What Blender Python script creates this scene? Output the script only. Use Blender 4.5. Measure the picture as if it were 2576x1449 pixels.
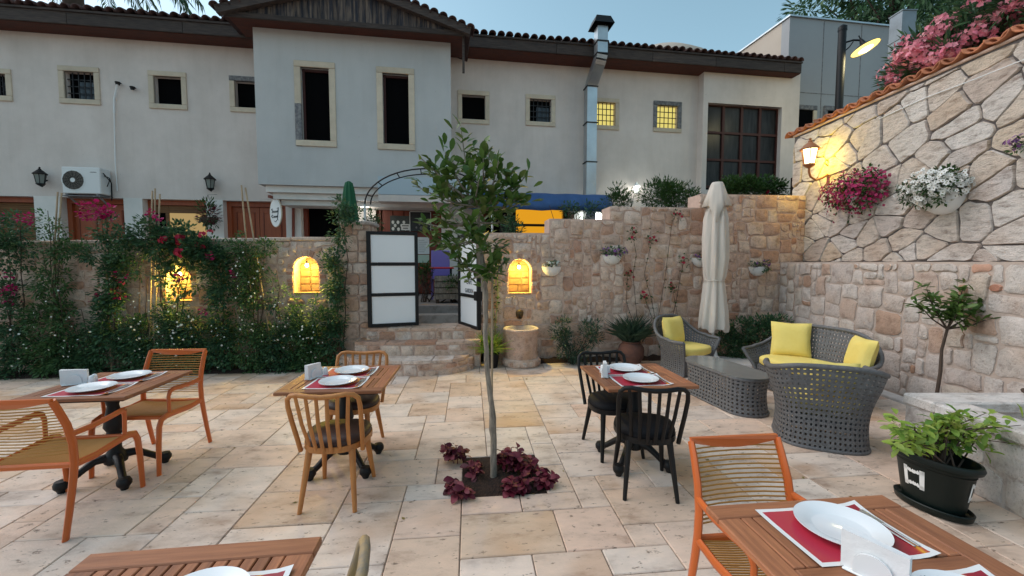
import bpy, bmesh, math, random
import numpy as np
from mathutils import Vector, Matrix
for o in list(bpy.data.objects): bpy.data.objects.remove(o)
sc = bpy.context.scene
C = sc.collection
PI = math.pi
R = math.radians

# ------------------------------------------------------------------ camera
FPX, CXP, CYP, HCAM = 1050.0, 1287.5, 724.5, 1.65
PITCH = math.atan(64.5 / FPX)
cam = bpy.data.cameras.new('camera'); camo = bpy.data.objects.new('camera', cam); C.objects.link(camo)
cam.sensor_width = 36.0; cam.lens = 36.0 * FPX / 2575.0
cam.clip_start = 0.05; cam.clip_end = 600
camo.location = (0, 0, HCAM); camo.rotation_euler = (PI / 2 - PITCH, 0, 0)
sc.camera = camo

# ------------------------------------------------------------------ sky and sun (dusk)
SUN_EL, SUN_ROT = R(44.0), R(-76)
w = bpy.data.worlds.new('World'); sc.world = w; w.use_nodes = True
nt = w.node_tree; nt.nodes.clear()
sky = nt.nodes.new('ShaderNodeTexSky'); sky.sky_type = 'NISHITA'; sky.sun_disc = False
sky.sun_elevation = SUN_EL; sky.sun_rotation = SUN_ROT
sky.air_density = 1.0; sky.dust_density = 1.25; sky.ozone_density = 1.5; sky.altitude = 0
hsv = nt.nodes.new('ShaderNodeHueSaturation'); hsv.inputs['Saturation'].default_value = 0.86
hsv.inputs['Hue'].default_value = 0.462
bg = nt.nodes.new('ShaderNodeBackground'); bg.inputs['Strength'].default_value = 0.15
wo = nt.nodes.new('ShaderNodeOutputWorld')
nt.links.new(sky.outputs[0], hsv.inputs['Color']); nt.links.new(hsv.outputs[0], bg.inputs[0]); nt.links.new(bg.outputs[0], wo.inputs[0])
sl = bpy.data.lights.new('sun', 'SUN'); sl.energy = 1.35; sl.angle = R(70); sl.color = (1.0, 0.93, 0.88)
so = bpy.data.objects.new('sun', sl); C.objects.link(so)
# sun direction (sky rotation is measured from +Y, clockwise seen from above)
sd = Vector((math.sin(SUN_ROT) * math.cos(SUN_EL), math.cos(SUN_ROT) * math.cos(SUN_EL), math.sin(SUN_EL)))
so.rotation_euler = sd.to_track_quat('Z', 'Y').to_euler()
vs = sc.view_settings; vs.view_transform = 'Standard'; vs.look = 'None'; vs.gamma = 1.0; vs.exposure = 0.41
vs.use_curve_mapping = False

# ------------------------------------------------------------------ measuring helpers
_cp, _sp = math.cos(PITCH), math.sin(PITCH)
def ray(x, y):
    u = (x - CXP) / FPX; v = (CYP - y) / FPX
    return u, _cp + v * _sp, -_sp + v * _cp
def G(x, y, z=0.0):
    d = ray(x, y); t = (z - HCAM) / d[2]
    return Vector((d[0] * t, d[1] * t, z))
def PL(x, y, Y0, s):
    d = ray(x, y); t = Y0 / (d[1] - s * d[0])
    return Vector((d[0] * t, d[1] * t, HCAM + d[2] * t))
def XP(x, y, X0):
    d = ray(x, y); t = X0 / d[0]
    return Vector((X0, d[1] * t, HCAM + d[2] * t))
WA = math.atan(0.1); WV = 6.9 * math.cos(WA)          # back wall: angle and distance
wc, ws = math.cos(WA), math.sin(WA)
def UV(u, v, z=0.0): return Vector((u * wc - v * ws, u * ws + v * wc, z))   # terrace frame -> world
def toUV(p): return p[0] * wc + p[1] * ws, -p[0] * ws + p[1] * wc
def onwall(x, y, off=0.0):                              # pixel -> (u,z) on the back wall's face
    p = PL(x, y, 6.9 - off / wc, 0.1); u, v = toUV(p); return u, p.z
FA = math.atan(0.158); FY = 10.6
fc, fs = math.cos(FA), math.sin(FA)
def fp(x, y, off=0.0):                                  # pixel -> (s,z) on the house front moved forward by off
    p = PL(x, y, FY - off / fc, 0.158)
    return p.x * fc + (p.y - FY) * fs, p.z
def FW(s, off, z): return Vector((s * fc + off * fs, FY + s * fs - off * fc, z))

# ------------------------------------------------------------------ object helpers
def tag(o, label=None, cat=None, group=None, kind=None):
    if label: o['label'] = label
    if cat: o['category'] = cat
    if group: o['group'] = group
    if kind: o['kind'] = kind
    return o
def thing(name, label, cat, loc=(0, 0, 0), rz=0.0, group=None):
    o = bpy.data.objects.new(name, None); C.objects.link(o)
    o.location = loc; o.rotation_euler = (0, 0, rz); o.empty_display_size = 0.1
    return tag(o, label, cat, group)
def copy_tree(o, parent=None):
    c = o.copy(); C.objects.link(c); c.parent = parent
    for ch in list(o.children): copy_tree(ch, c)
    return c
def link(name, me, mat, parent=None, loc=None, rz=None):
    o = bpy.data.objects.new(name, me); C.objects.link(o)
    if mat is not None and not me.materials: me.materials.append(mat)
    if parent is not None: o.parent = parent
    if loc is not None: o.location = loc
    if rz is not None: o.rotation_euler = (0, 0, rz)
    return o
class MB:
    def __init__(s): s.v = []; s.f = []
    def add(s, vs_, fs_):
        n = len(s.v); s.v += [tuple(q) for q in vs_]; s.f += [tuple(i + n for i in f) for f in fs_]; return s
    def quad(s, a, b, c, d): return s.add([a, b, c, d], [(0, 1, 2, 3)])
    def box(s, x0, x1, y0, y1, z0, z1, M=None, b=0.0):
        if b <= 0:
            vs_ = [Vector(q) for q in ((x0, y0, z0), (x1, y0, z0), (x1, y1, z0), (x0, y1, z0), (x0, y0, z1), (x1, y0, z1), (x1, y1, z1), (x0, y1, z1))]
            fs_ = [(0, 3, 2, 1), (4, 5, 6, 7), (0, 1, 5, 4), (1, 2, 6, 5), (2, 3, 7, 6), (3, 0, 4, 7)]
        else:
            b = min(b, (x1 - x0) * .45, (y1 - y0) * .45, (z1 - z0) * .45)
            vs_ = []; idx = {}
            for ix in (0, 1):
                for iy in (0, 1):
                    for iz in (0, 1):
                        X, Y, Z = (x0, x1)[ix], (y0, y1)[iy], (z0, z1)[iz]
                        sx, sy, sz = (1, -1)[ix], (1, -1)[iy], (1, -1)[iz]
                        for k, q in enumerate(((X, Y + sy * b, Z + sz * b), (X + sx * b, Y, Z + sz * b), (X + sx * b, Y + sy * b, Z))):
                            idx[ix, iy, iz, k] = len(vs_); vs_.append(Vector(q))
            I = lambda a, b_, c, k: idx[a, b_, c, k]
            fs_ = []
            for e in (0, 1):
                q = [I(e, 0, 0, 0), I(e, 1, 0, 0), I(e, 1, 1, 0), I(e, 0, 1, 0)]; fs_.append(tuple(q if e else q[::-1]))
                q = [I(0, e, 0, 1), I(1, e, 0, 1), I(1, e, 1, 1), I(0, e, 1, 1)]; fs_.append(tuple(q[::-1] if e else q))
                q = [I(0, 0, e, 2), I(1, 0, e, 2), I(1, 1, e, 2), I(0, 1, e, 2)]; fs_.append(tuple(q if e else q[::-1]))
            for a in (0, 1):
                for c in (0, 1):
                    fs_.append((I(a, c, 0, 0), I(a, c, 1, 0), I(a, c, 1, 1), I(a, c, 0, 1)))
                    fs_.append((I(a, 0, c, 0), I(a, 1, c, 0), I(a, 1, c, 2), I(a, 0, c, 2)))
                    fs_.append((I(0, a, c, 1), I(1, a, c, 1), I(1, a, c, 2), I(0, a, c, 2)))
                    for d in (0, 1): fs_.append((I(a, c, d, 0), I(a, c, d, 1), I(a, c, d, 2)))
        if M is not None: vs_ = [M @ q for q in vs_]
        return s.add(vs_, fs_)
    def bar(s, p, q, wd, ht, up=(0, 0, 1), b=0.0, taper=1.0):
        p, q = Vector(p), Vector(q); d = q - p; L = d.length; d.normalize(); up = Vector(up)
        x = d.cross(up)
        if x.length < 1e-4: x = d.cross(Vector((0, 1, 0)))
        x.normalize(); z = x.cross(d)
        M = Matrix((x, d, z)).transposed().to_4x4(); M.translation = p
        n0 = len(s.v); s.box(-wd / 2, wd / 2, 0, L, -ht / 2, ht / 2, M, b)
        if taper != 1.0:
            for i in range(n0, len(s.v)):
                v = Vector(s.v[i]); t = (v - p).dot(d)
                if t > L * .5: c = p + d * t; s.v[i] = tuple(c + (v - c) * taper)
        return s
    def tube(s, pts, r, n=8, closed=False, cap=True, flat=1.0, up=None):
        P = [Vector(q) for q in pts]; m = len(P)
        rr = [r] * m if isinstance(r, (int, float)) else list(r)
        T = []
        for i in range(m):
            a = P[(i - 1) % m] if (closed or i > 0) else P[0]; b = P[(i + 1) % m] if (closed or i < m - 1) else P[-1]
            t = b - a; T.append(t.normalized() if t.length > 1e-9 else Vector((0, 0, 1)))
        ref = Vector(up) if up is not None else (Vector((0, 0, 1)) if abs(T[0].z) < .9 else Vector((1, 0, 0)))
        x = T[0].cross(ref).normalized(); vs_ = []
        for i in range(m):
            if up is not None:
                x2 = T[i].cross(ref); x = x2.normalized() if x2.length > 1e-4 else x
            else:
                x = (x - T[i] * x.dot(T[i])); x = x.normalized() if x.length > 1e-6 else T[i].orthogonal().normalized()
            y = T[i].cross(x)
            for k in range(n):
                a = 2 * PI * k / n
                vs_.append(P[i] + (x * math.cos(a) + y * math.sin(a) * flat) * rr[i])
        fs_ = []
        for i in range(m if closed else m - 1):
            j = (i + 1) % m
            for k in range(n):
                k2 = (k + 1) % n; fs_.append((i * n + k, i * n + k2, j * n + k2, j * n + k))
        if cap and not closed:
            fs_.append(tuple(range(n - 1, -1, -1))); fs_.append(tuple((m - 1) * n + k for k in range(n)))
        return s.add(vs_, fs_)
    def lathe(s, prof, n=20, c=(0, 0, 0), sx=1.0, sy=1.0, a0=0.0, a1=2 * PI, rot=0.0):
        full = abs(a1 - a0 - 2 * PI) < 1e-6; m = n if full else n + 1; vs_ = []
        cr, sr = math.cos(rot), math.sin(rot)
        for (r, z) in prof:
            for k in range(m):
                a = a0 + (a1 - a0) * k / n; X, Y = r * math.cos(a) * sx, r * math.sin(a) * sy
                vs_.append((c[0] + X * cr - Y * sr, c[1] + X * sr + Y * cr, c[2] + z))
        fs_ = []
        for i in range(len(prof) - 1):
            for k in range(n):
                k2 = (k + 1) % m; fs_.append((i * m + k, i * m + k2, (i + 1) * m + k2, (i + 1) * m + k))
        return s.add(vs_, fs_)
    def prism(s, poly, M, d0, d1):
        """poly of (a,b); M(a,b,d) -> point"""
        n = len(poly); vs_ = [M(a, b, d0) for a, b in poly] + [M(a, b, d1) for a, b in poly]
        fs_ = [tuple(range(n - 1, -1, -1)), tuple(range(n, 2 * n))] + [(i, (i + 1) % n, n + (i + 1) % n, n + i) for i in range(n)]
        return s.add(vs_, fs_)
    def mesh(s, name, smooth=None):
        me = bpy.data.meshes.new(name); me.from_pydata(s.v, [], s.f)
        bm = bmesh.new(); bm.from_mesh(me); bmesh.ops.recalc_face_normals(bm, faces=bm.faces); bm.to_mesh(me); bm.free()
        if smooth is not None:
            me.polygons.foreach_set('use_smooth', [True] * len(me.polygons)); me.set_sharp_from_angle(angle=R(smooth))
        return me
    def build(s, name, mat, parent=None, smooth=None, loc=None, rz=None):
        return link(name, s.mesh(name, smooth), mat, parent, loc, rz)
def trimesh(name, V, F, smooth=False):
    me = bpy.data.meshes.new(name); V = np.asarray(V, np.float32).reshape(-1, 3); F = np.asarray(F, np.int32).reshape(-1, 3)
    me.vertices.add(len(V)); me.vertices.foreach_set('co', V.ravel())
    me.loops.add(F.size); me.loops.foreach_set('vertex_index', F.ravel())
    me.polygons.add(len(F)); me.polygons.foreach_set('loop_start', np.arange(0, F.size, 3, dtype=np.int32))
    me.polygons.foreach_set('loop_total', np.full(len(F), 3, np.int32))
    if smooth: me.polygons.foreach_set('use_smooth', np.ones(len(F), bool))
    me.update(calc_edges=True); return me

# ------------------------------------------------------------------ materials
def _base(name):
    m = bpy.data.materials.new(name); m.use_nodes = True; t = m.node_tree; t.nodes.clear()
    o = t.nodes.new('ShaderNodeOutputMaterial'); b = t.nodes.new('ShaderNodeBsdfPrincipled'); t.links.new(b.outputs[0], o.inputs[0])
    return m, t, b, o
def _coords(t, offs=True):
    tc = t.nodes.new('ShaderNodeTexCoord')
    if not offs: return tc.outputs['Object']
    oi = t.nodes.new('ShaderNodeObjectInfo'); sc_ = t.nodes.new('ShaderNodeVectorMath'); sc_.operation = 'MULTIPLY_ADD'
    cb = t.nodes.new('ShaderNodeCombineXYZ')
    for i, k in enumerate((37.0, 91.0, 53.0)):
        mm = t.nodes.new('ShaderNodeMath'); mm.operation = 'MULTIPLY'; mm.inputs[1].default_value = k
        t.links.new(oi.outputs['Random'], mm.inputs[0]); t.links.new(mm.outputs[0], cb.inputs[i])
    sc_.inputs[1].default_value = (1, 1, 1)
    t.links.new(tc.outputs['Object'], sc_.inputs[0]); t.links.new(cb.outputs[0], sc_.inputs[2])
    return sc_.outputs[0]
def _noise(t, co, scale, detail=4, rough=.55, stretch=None):
    if stretch:
        mp = t.nodes.new('ShaderNodeMapping'); mp.inputs['Scale'].default_value = stretch; t.links.new(co, mp.inputs[0]); co = mp.outputs[0]
    n = t.nodes.new('ShaderNodeTexNoise'); n.inputs['Scale'].default_value = scale; n.inputs['Detail'].default_value = detail; n.inputs['Roughness'].default_value = rough
    t.links.new(co, n.inputs['Vector']); return n.outputs['Fac']
def _ramp(t, fac, stops):
    r = t.nodes.new('ShaderNodeValToRGB'); e = r.color_ramp.elements
    while len(e) < len(stops): e.new(.5)
    for el, (p, c) in zip(e, stops): el.position = p; el.color = (*c, 1) if len(c) == 3 else c
    t.links.new(fac, r.inputs[0]); return r.outputs[0]
def _mix(t, a, b, fac, mode='MIX'):
    m = t.nodes.new('ShaderNodeMix'); m.data_type = 'RGBA'; m.blend_type = mode
    for s_, v in ((m.inputs[6], a), (m.inputs[7], b), (m.inputs[0], fac)):
        if isinstance(v, (int, float)): s_.default_value = v
        elif isinstance(v, tuple): s_.default_value = (*v, 1)
        else: t.links.new(v, s_)
    return m.outputs[2]
def _rnd(t, island=False):
    oi = t.nodes.new('ShaderNodeObjectInfo'); g = t.nodes.new('ShaderNodeNewGeometry')
    a = t.nodes.new('ShaderNodeMath'); a.operation = 'ADD'; fr = t.nodes.new('ShaderNodeMath'); fr.operation = 'FRACT'
    t.links.new(oi.outputs['Random'], a.inputs[0]); t.links.new(g.outputs['Random Per Island'], a.inputs[1]); t.links.new(a.outputs[0], fr.inputs[0])
    return fr.outputs[0]
def _bump(t, b, h, s, d=.02):
    n = t.nodes.new('ShaderNodeBump'); n.inputs['Strength'].default_value = s; n.inputs['Distance'].default_value = d
    t.links.new(h, n.inputs['Height']); t.links.new(n.outputs[0], b.inputs['Normal'])
def mat(name, col, rough=.6, col2=None, scale=6, stretch=None, rnd=0.0, bump=0.0, bscale=60, bd=.01, metal=0.0, spec=.4, lo=.35, hi=.7):
    m, t, b, o = _base(name); co = _coords(t)
    c = col
    if col2 is not None: c = _ramp(t, _noise(t, co, scale, 5, .6, stretch), [(lo, col), (hi, col2)])
    if rnd:
        r = _ramp(t, _rnd(t), [(0, (1 - rnd,) * 3), (1, (1 + rnd,) * 3)])
        c = _mix(t, c, r, 1.0, 'MULTIPLY')
    if isinstance(c, tuple): b.inputs['Base Color'].default_value = (*c, 1)
    else: t.links.new(c, b.inputs['Base Color'])
    b.inputs['Roughness'].default_value = rough; b.inputs['Metallic'].default_value = metal; b.inputs['Specular IOR Level'].default_value = spec
    if bump: _bump(t, b, _noise(t, co, bscale, 4, .6, stretch), bump, bd)
    return m
def plastermat(name, a, b_):
    m, t, b, o = _base(name); co = _coords(t, False)
    c = _ramp(t, _noise(t, co, .9, 6, .65), [(.38, a), (.75, b_)])
    c = _mix(t, c, _ramp(t, _noise(t, co, 3.2, 5, .7, (1, 1, .10)), [(.32, (.80, .77, .74)), (.54, (1, 1, 1))]), .28, 'MULTIPLY')
    c = _mix(t, c, (.20, .19, .18), _ramp(t, _noise(t, co, 22, 2, .5), [(.20, (.7, .7, .7)), (.25, (0, 0, 0))]))
    t.links.new(c, b.inputs['Base Color']); b.inputs['Roughness'].default_value = .88; b.inputs['Specular IOR Level'].default_value = .2
    _bump(t, b, _noise(t, co, 40, 5, .65), .35, .008); return m
def spotlight(name, loc, aim, energy, col, ang, parent):
    l = bpy.data.lights.new(name, 'SPOT'); l.energy = energy; l.color = col; l.shadow_soft_size = .03; l.spot_size = ang; l.spot_blend = .5
    o = bpy.data.objects.new(name, l); C.objects.link(o); o.location = loc; o.rotation_euler = Vector(aim).to_track_quat('-Z', 'Y').to_euler(); o.parent = parent; return o
def leafmat(name, cols, rough=.5, trans=.25, spec=.35):
    m, t, b, o = _base(name); g = t.nodes.new('ShaderNodeNewGeometry')
    n = len(cols); c = _ramp(t, g.outputs['Random Per Island'], [(i / max(1, n - 1), q) for i, q in enumerate(cols)])
    t.links.new(c, b.inputs['Base Color']); b.inputs['Roughness'].default_value = rough; b.inputs['Specular IOR Level'].default_value = spec
    tr = t.nodes.new('ShaderNodeBsdfTranslucent'); t.links.new(c, tr.inputs[0]); mx = t.nodes.new('ShaderNodeMixShader'); mx.inputs[0].default_value = trans
    t.links.new(b.outputs[0], mx.inputs[1]); t.links.new(tr.outputs[0], mx.inputs[2]); t.links.new(mx.outputs[0], o.inputs[0])
    return m
def emit(name, col, s):
    m = bpy.data.materials.new(name); m.use_nodes = True; t = m.node_tree; t.nodes.clear()
    o = t.nodes.new('ShaderNodeOutputMaterial'); e = t.nodes.new('ShaderNodeEmission'); e.inputs[0].default_value = (*col, 1); e.inputs[1].default_value = s
    t.links.new(e.outputs[0], o.inputs[0]); return m
def stonemat(name, stops, pit=.5, rough=.85, grain=(1, 1, 1), gscale=9, bump=.5, mott=.35, bd=.012, rust=.55, pl=.28):
    m, t, b, o = _base(name); co = _coords(t)
    c = _ramp(t, _rnd(t), stops)
    n1 = _noise(t, co, gscale, 6, .65, grain)
    c = _mix(t, c, _ramp(t, n1, [(.28, (.40, .32, .28)), (.48, (.95, .94, .93)), (.72, (1.22, 1.18, 1.15))]), mott * 2 if mott < .5 else 1.0, 'MULTIPLY')
    n3 = _noise(t, co, gscale * .35, 3, .5)
    c = _mix(t, c, (.50, .27, .13), _ramp(t, n3, [(.54, (0, 0, 0)), (.72, (rust, rust, rust))]))
    n2 = _noise(t, co, gscale * 5, 3, .7, grain)
    if pit: c = _mix(t, c, (.16, .11, .08), _ramp(t, n2, [(pl, (pit, pit, pit)), (pl + .09, (0, 0, 0))]))
    t.links.new(c, b.inputs['Base Color']); b.inputs['Roughness'].default_value = rough; b.inputs['Specular IOR Level'].default_value = .25
    ad = t.nodes.new('ShaderNodeMath'); ad.operation = 'ADD'; t.links.new(n1, ad.inputs[0]); t.links.new(n2, ad.inputs[1])
    _bump(t, b, ad.outputs[0], bump, bd); return m
def light(name, loc, energy, col, r=.03, parent=None):
    l = bpy.data.lights.new(name, 'POINT'); l.energy = energy; l.color = col; l.shadow_soft_size = r
    o = bpy.data.objects.new(name, l); C.objects.link(o); o.location = loc
    if parent is not None: o.parent = parent
    return o

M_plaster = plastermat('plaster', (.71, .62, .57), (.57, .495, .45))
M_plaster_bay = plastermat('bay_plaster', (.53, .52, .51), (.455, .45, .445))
M_plaster_low = mat('plaster_low', (.80, .74, .70), .8, (.66, .64, .60), 2.0, None, 0, .2, 60, .005)  # whiter copy of the plaster: lamp light on the lower walls put into the colour
M_grey_render = mat('grey_render', (.36, .37, .38), .9, (.31, .31, .32), .5, None, 0, .2, 30, .01)
M_beige_render = mat('beige_render', (.50, .43, .36), .9, (.45, .38, .31), .6)
M_framestone = mat('frame_stone', (.62, .52, .40), .8, (.52, .43, .33), 5, None, .08, .3, 50, .006)
M_framestone_grey = mat('frame_stone_grey', (.24, .23, .23), .9, (.12, .12, .13), 14, None, .08, .6, 30, .01, lo=.4, hi=.6)
M_wood_dark = mat('eave_wood', (.035, .026, .024), .8, (.085, .062, .052), 4, (1, 6, 12), .15, .4, 40)
M_wood_soffit = mat('soffit_wood', (.095, .024, .013), .75, (.05, .018, .013), 5, (1, 5, 5), .1, .3, 40)
M_wood_board = mat('weathered_board', (.022, .022, .03), .85, (.20, .145, .11), 3.0, (6, 6, .55), .25, .5, 30, lo=.42, hi=.72)
M_rooftile = mat('roof_tile', (.085, .042, .036), .85, (.05, .03, .032), 6, None, .3, .4, 40)
M_captile = mat('cap_tile', (.42, .15, .07), .75, (.26, .10, .05), 9, None, .25, .4, 40)
M_black = mat('void', (.003, .003, .0035), .9, spec=.05)
M_iron = mat('black_iron', (.006, .006, .007), .5, None, spec=.3)
M_iron_rust = mat('iron_bars', (.02, .02, .022), .6)
M_door = mat('door_wood', (.36, .085, .03), .45, (.27, .06, .022), 4, (5, 5, .6), .08, .2, 60)
M_shop = mat('shop_wood', (.20, .04, .02), .5, (.14, .03, .016), 4, (5, 5, .6), .1)
M_blind = mat('woven_blind', (.24, .12, .05), .8, (.13, .06, .03), 3, (.6, .6, 14), 0, .4, 30)
M_glass_dark = mat('dark_glass', (.006, .006, .007), .3, (.035, .034, .036), 2.5, (4, 4, .7), 0, 0, spec=.2)
M_white = mat('white_paint', (.80, .80, .79), .4)
M_whitepanel = mat('white_panel', (.80, .81, .82), .35, (.76, .77, .78), 1.2)
M_steel = mat('galvanised', (.50, .53, .55), .36, (.40, .42, .44), 3, None, 0, .1, 20, metal=.85)
M_steel_dull = mat('dull_galvanised', (.22, .25, .28), .5, (.17, .19, .21), 3, None, 0, .1, 20, metal=.6)
M_soil = mat('soil', (.05, .025, .016), .95, (.02, .012, .009), 30, None, 0, 1.0, 60, .03)
M_ground = mat('ground', (.20, .16, .12), .95, (.14, .11, .08), 2)
M_grout = mat('grout', (.24, .19, .155), .95, (.16, .125, .10), 8)
M_street = stonemat('street_stone', [(0, (.34, .30, .27)), (1, (.26, .24, .23))], .3, .7)
STONES = [(0, (.62, .43, .33)), (.2, (.72, .57, .47)), (.4, (.50, .28, .19)), (.55, (.66, .48, .37)), (.72, (.76, .64, .56)), (.88, (.50, .30, .22)), (1, (.68, .52, .42))]
M_rubble = stonemat('rubble_stone', STONES, .55, gscale=10, mott=.36, bump=.9, bd=.02, pl=.33, rust=.5)
M_rubble2 = stonemat('pale_rubble_stone', [(0, (.51, .43, .38)), (.25, (.58, .53, .49)), (.5, (.51, .44, .40)), (.68, (.61, .56, .52)), (.80, (.42, .26, .18)), (.9, (.50, .44, .38)), (1, (.60, .53, .47))], .45, gscale=8, mott=.32, bump=.8, bd=.018, pl=.31, rust=.22)
M_chip = stonemat('brick_chip', [(0, (.40, .17, .11)), (1, (.50, .30, .22))], .4)
M_mortar = mat('mortar', (.66, .48, .39), .95, (.52, .37, .30), 7, None, 0, .6, 40, .01)
M_mortar_grey = mat('greyish_mortar', (.52, .42, .36), .95, (.42, .34, .29), 7, None, 0, .6, 40, .01)
M_mortar_dark = mat('dark_mortar', (.085, .073, .07), .95, (.16, .14, .13), 6, None, 0, .5, 40, .008)
M_flag = stonemat('flagstone', [(0, (.66, .54, .42)), (.25, (.73, .69, .65)), (.45, (.68, .58, .49)), (.65, (.75, .71, .67)), (.82, (.60, .51, .45)), (1, (.69, .65, .63))], .4, .8, (1, 2.2, 7), 3.0, 1.0, .46, .03, .32, .32)
M_tile = stonemat('travertine', [(0, (.70, .505, .395)), (.14, (.71, .57, .465)), (.3, (.73, .63, .55)), (.44, (.67, .50, .39)), (.56, (.70, .54, .435)), (.7, (.65, .57, .51)), (.82, (.73, .61, .525)), (.92, (.63, .47, .35)), (1, (.68, .51, .395))], .85, .5, (1.0, 1.9, 1), 3.0, .45, .38, .009, .55, .30)
M_marble = mat('marble', (.66, .64, .62), .5, (.52, .49, .47), 5, (1, 3, 1), 0, .3, 30)
M_trough = stonemat('trough_stone', [(0, (.60, .56, .53)), (.5, (.68, .65, .62)), (1, (.52, .47, .44))], .5, .8, (1, 2.5, 2), 5, .8, .36, .015, .15, .32)
M_bark = mat('pale_bark', (.36, .30, .24), .9, (.15, .125, .10), 14, (3, 3, .7), 0, .9, 26, .02)
M_niche = stonemat('niche_stone', [(0, (.30, .19, .11)), (1, (.40, .28, .18))], .5, gscale=9, mott=.4)
M_bark_dark = mat('dark_bark', (.09, .06, .045), .9, (.05, .035, .025), 12)
M_cane = mat('bamboo_cane', (.42, .32, .21), .6, (.30, .22, .14), 6)
M_orange = mat('orange_frame', (.56, .120, .022), .38, None, rnd=.06, spec=.5)
M_cord = mat('ochre_cord', (.46, .22, .045), .55)
M_teak = mat('teak', (.37, .145, .065), .5, (.24, .088, .04), 5, (1, 14, 4), .22, .15, 60)
M_teak_y = mat('teak_slat', (.37, .145, .065), .5, (.22, .08, .038), 5, (14, 1, 4), .30, .15, 60)
M_bentwood = mat('bentwood', (.50, .20, .055), .45, (.40, .145, .04), 5, (5, 5, .8), .06)
M_blackwood = mat('black_lacquer', (.007, .006, .006), .45, None, spec=.3)
M_leather = mat('brown_leather', (.045, .02, .014), .5, (.035, .016, .012), 8, None, 0, .2, 90)
M_blackseat = mat('black_upholstery', (.007, .007, .009), .7, None, 0, 0, spec=.2)
M_china = mat('china', (.80, .82, .83), .12, None, spec=.6)
M_napkin = mat('napkin', (.80, .80, .80), .8, (.74, .74, .75), 14, None, 0, .3, 30)
M_wicker = mat('wicker', (.145, .146, .152), .6, (.095, .092, .096), 30, None, .08, .5, 160, .004)
M_yellow = mat('yellow_cushion', (.82, .66, .20), .9, (.78, .61, .16), 6, None, .04, .25, 25, .015)
M_glass_top = mat('table_glass', (.20, .21, .20), .08, (.16, .165, .16), 2, None, 0, 0, spec=.7)
M_canvas = mat('canvas', (.66, .59, .52), .9, (.58, .52, .46), 3, (3, 3, .5), 0, .25, 30)
M_canvas_green = mat('green_canvas', (.018, .10, .045), .85)
M_pot_white = mat('white_pot', (.76, .77, .77), .45)
M_pot_green = mat('green_pot', (.002, .008, .007), .45, None, spec=.35)
M_terracotta = mat('terracotta', (.15, .065, .045), .9, (.08, .042, .035), 6)
M_blue = mat('blue_awning', (.045, .11, .27), .6, (.03, .075, .19), 3)
M_purple = mat('purple_paint', (.22, .17, .48), .5)
M_red = mat('red_cloth', (.45, .015, .012), .7)
M_paper = mat('paper', (.66, .67, .66), .7)
M_ac = mat('ac_white', (.70, .70, .69), .4)
M_copper = mat('copper_brown', (.33, .13, .05), .4, None, spec=.5)
M_lanternglass = mat('lantern_glass', (.20, .22, .20), .25)
L_dark = leafmat('leaf_dark', [(.028, .072, .034), (.054, .13, .058), (.085, .18, .075), (.04, .095, .06), (.12, .20, .085)])
L_jas = leafmat('leaf_jasmine', [(.04, .095, .035), (.075, .155, .055), (.11, .20, .07), (.05, .11, .05)])
L_mid = leafmat('leaf_mid', [(.035, .085, .025), (.055, .12, .03), (.03, .07, .022)])
L_tree = leafmat('leaf_glossy', [(.045, .105, .02), (.075, .15, .03), (.11, .19, .04), (.055, .12, .025), (.14, .17, .05)], .42, .3, .4)
L_lime = leafmat('leaf_lime', [(.20, .34, .04), (.32, .44, .07), (.11, .25, .04), (.44, .50, .13)], .5, .35)
L_grass = leafmat('leaf_grass', [(.12, .16, .03), (.20, .22, .05), (.07, .11, .02)])
L_bluegreen = leafmat('leaf_bluegreen', [(.04, .085, .055), (.06, .11, .07), (.03, .06, .04)])
L_coleus = leafmat('leaf_coleus', [(.09, .008, .02), (.16, .015, .036), (.045, .005, .012), (.28, .055, .075), (.11, .010, .022)], .5, .2)
L_magenta = leafmat('bract_magenta', [(.38, .012, .10), (.50, .02, .15), (.28, .008, .08)], .6, .3)
L_rose = leafmat('petal_rose', [(.42, .012, .045), (.50, .02, .06), (.30, .01, .03)], .6, .2)
L_whitefl = leafmat('petal_white', [(.62, .66, .60), (.74, .75, .72)], .6, .25)
L_petunia = leafmat('petal_petunia', [(.74, .76, .73), (.82, .82, .80), (.68, .70, .66)], .6, .25)
L_eye = leafmat('flower_eye', [(.10, .09, .03), (.20, .16, .05), (.05, .03, .05)], .7, .1)
L_pink = leafmat('petal_pink', [(.80, .26, .34), (.84, .38, .44), (.74, .20, .30), (.86, .46, .46)], .6, .3)
L_violet = leafmat('petal_violet', [(.16, .05, .22), (.30, .12, .36), (.06, .02, .08)], .6, .2)
E_bulb = emit('bulb_glow', (1.0, .82, .42), 20)
E_lantern = emit('lantern_glow', (1.0, .80, .38), 6)
E_white = emit('white_lamp', (.95, 1.0, .92), 14)
E_winyel = emit('lit_window', (.95, .80, .22), .62)
E_room = emit('lit_room', (.75, .52, .22), .42)
E_orange = emit('lit_orange_panel', (.95, .42, .02), .6)
WARM = (1.0, .73, .13)
# ================================================================== setting
def struct(name, mb, m, parent=None, smooth=None):
    o = mb.build(name, m, parent, smooth)
    if parent is None: o['kind'] = 'structure'
    return o
struct('ground', MB().quad((-150, -60, -.12), (150, -60, -.12), (150, 240, -.12), (-150, 240, -.12)), M_ground)

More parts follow.
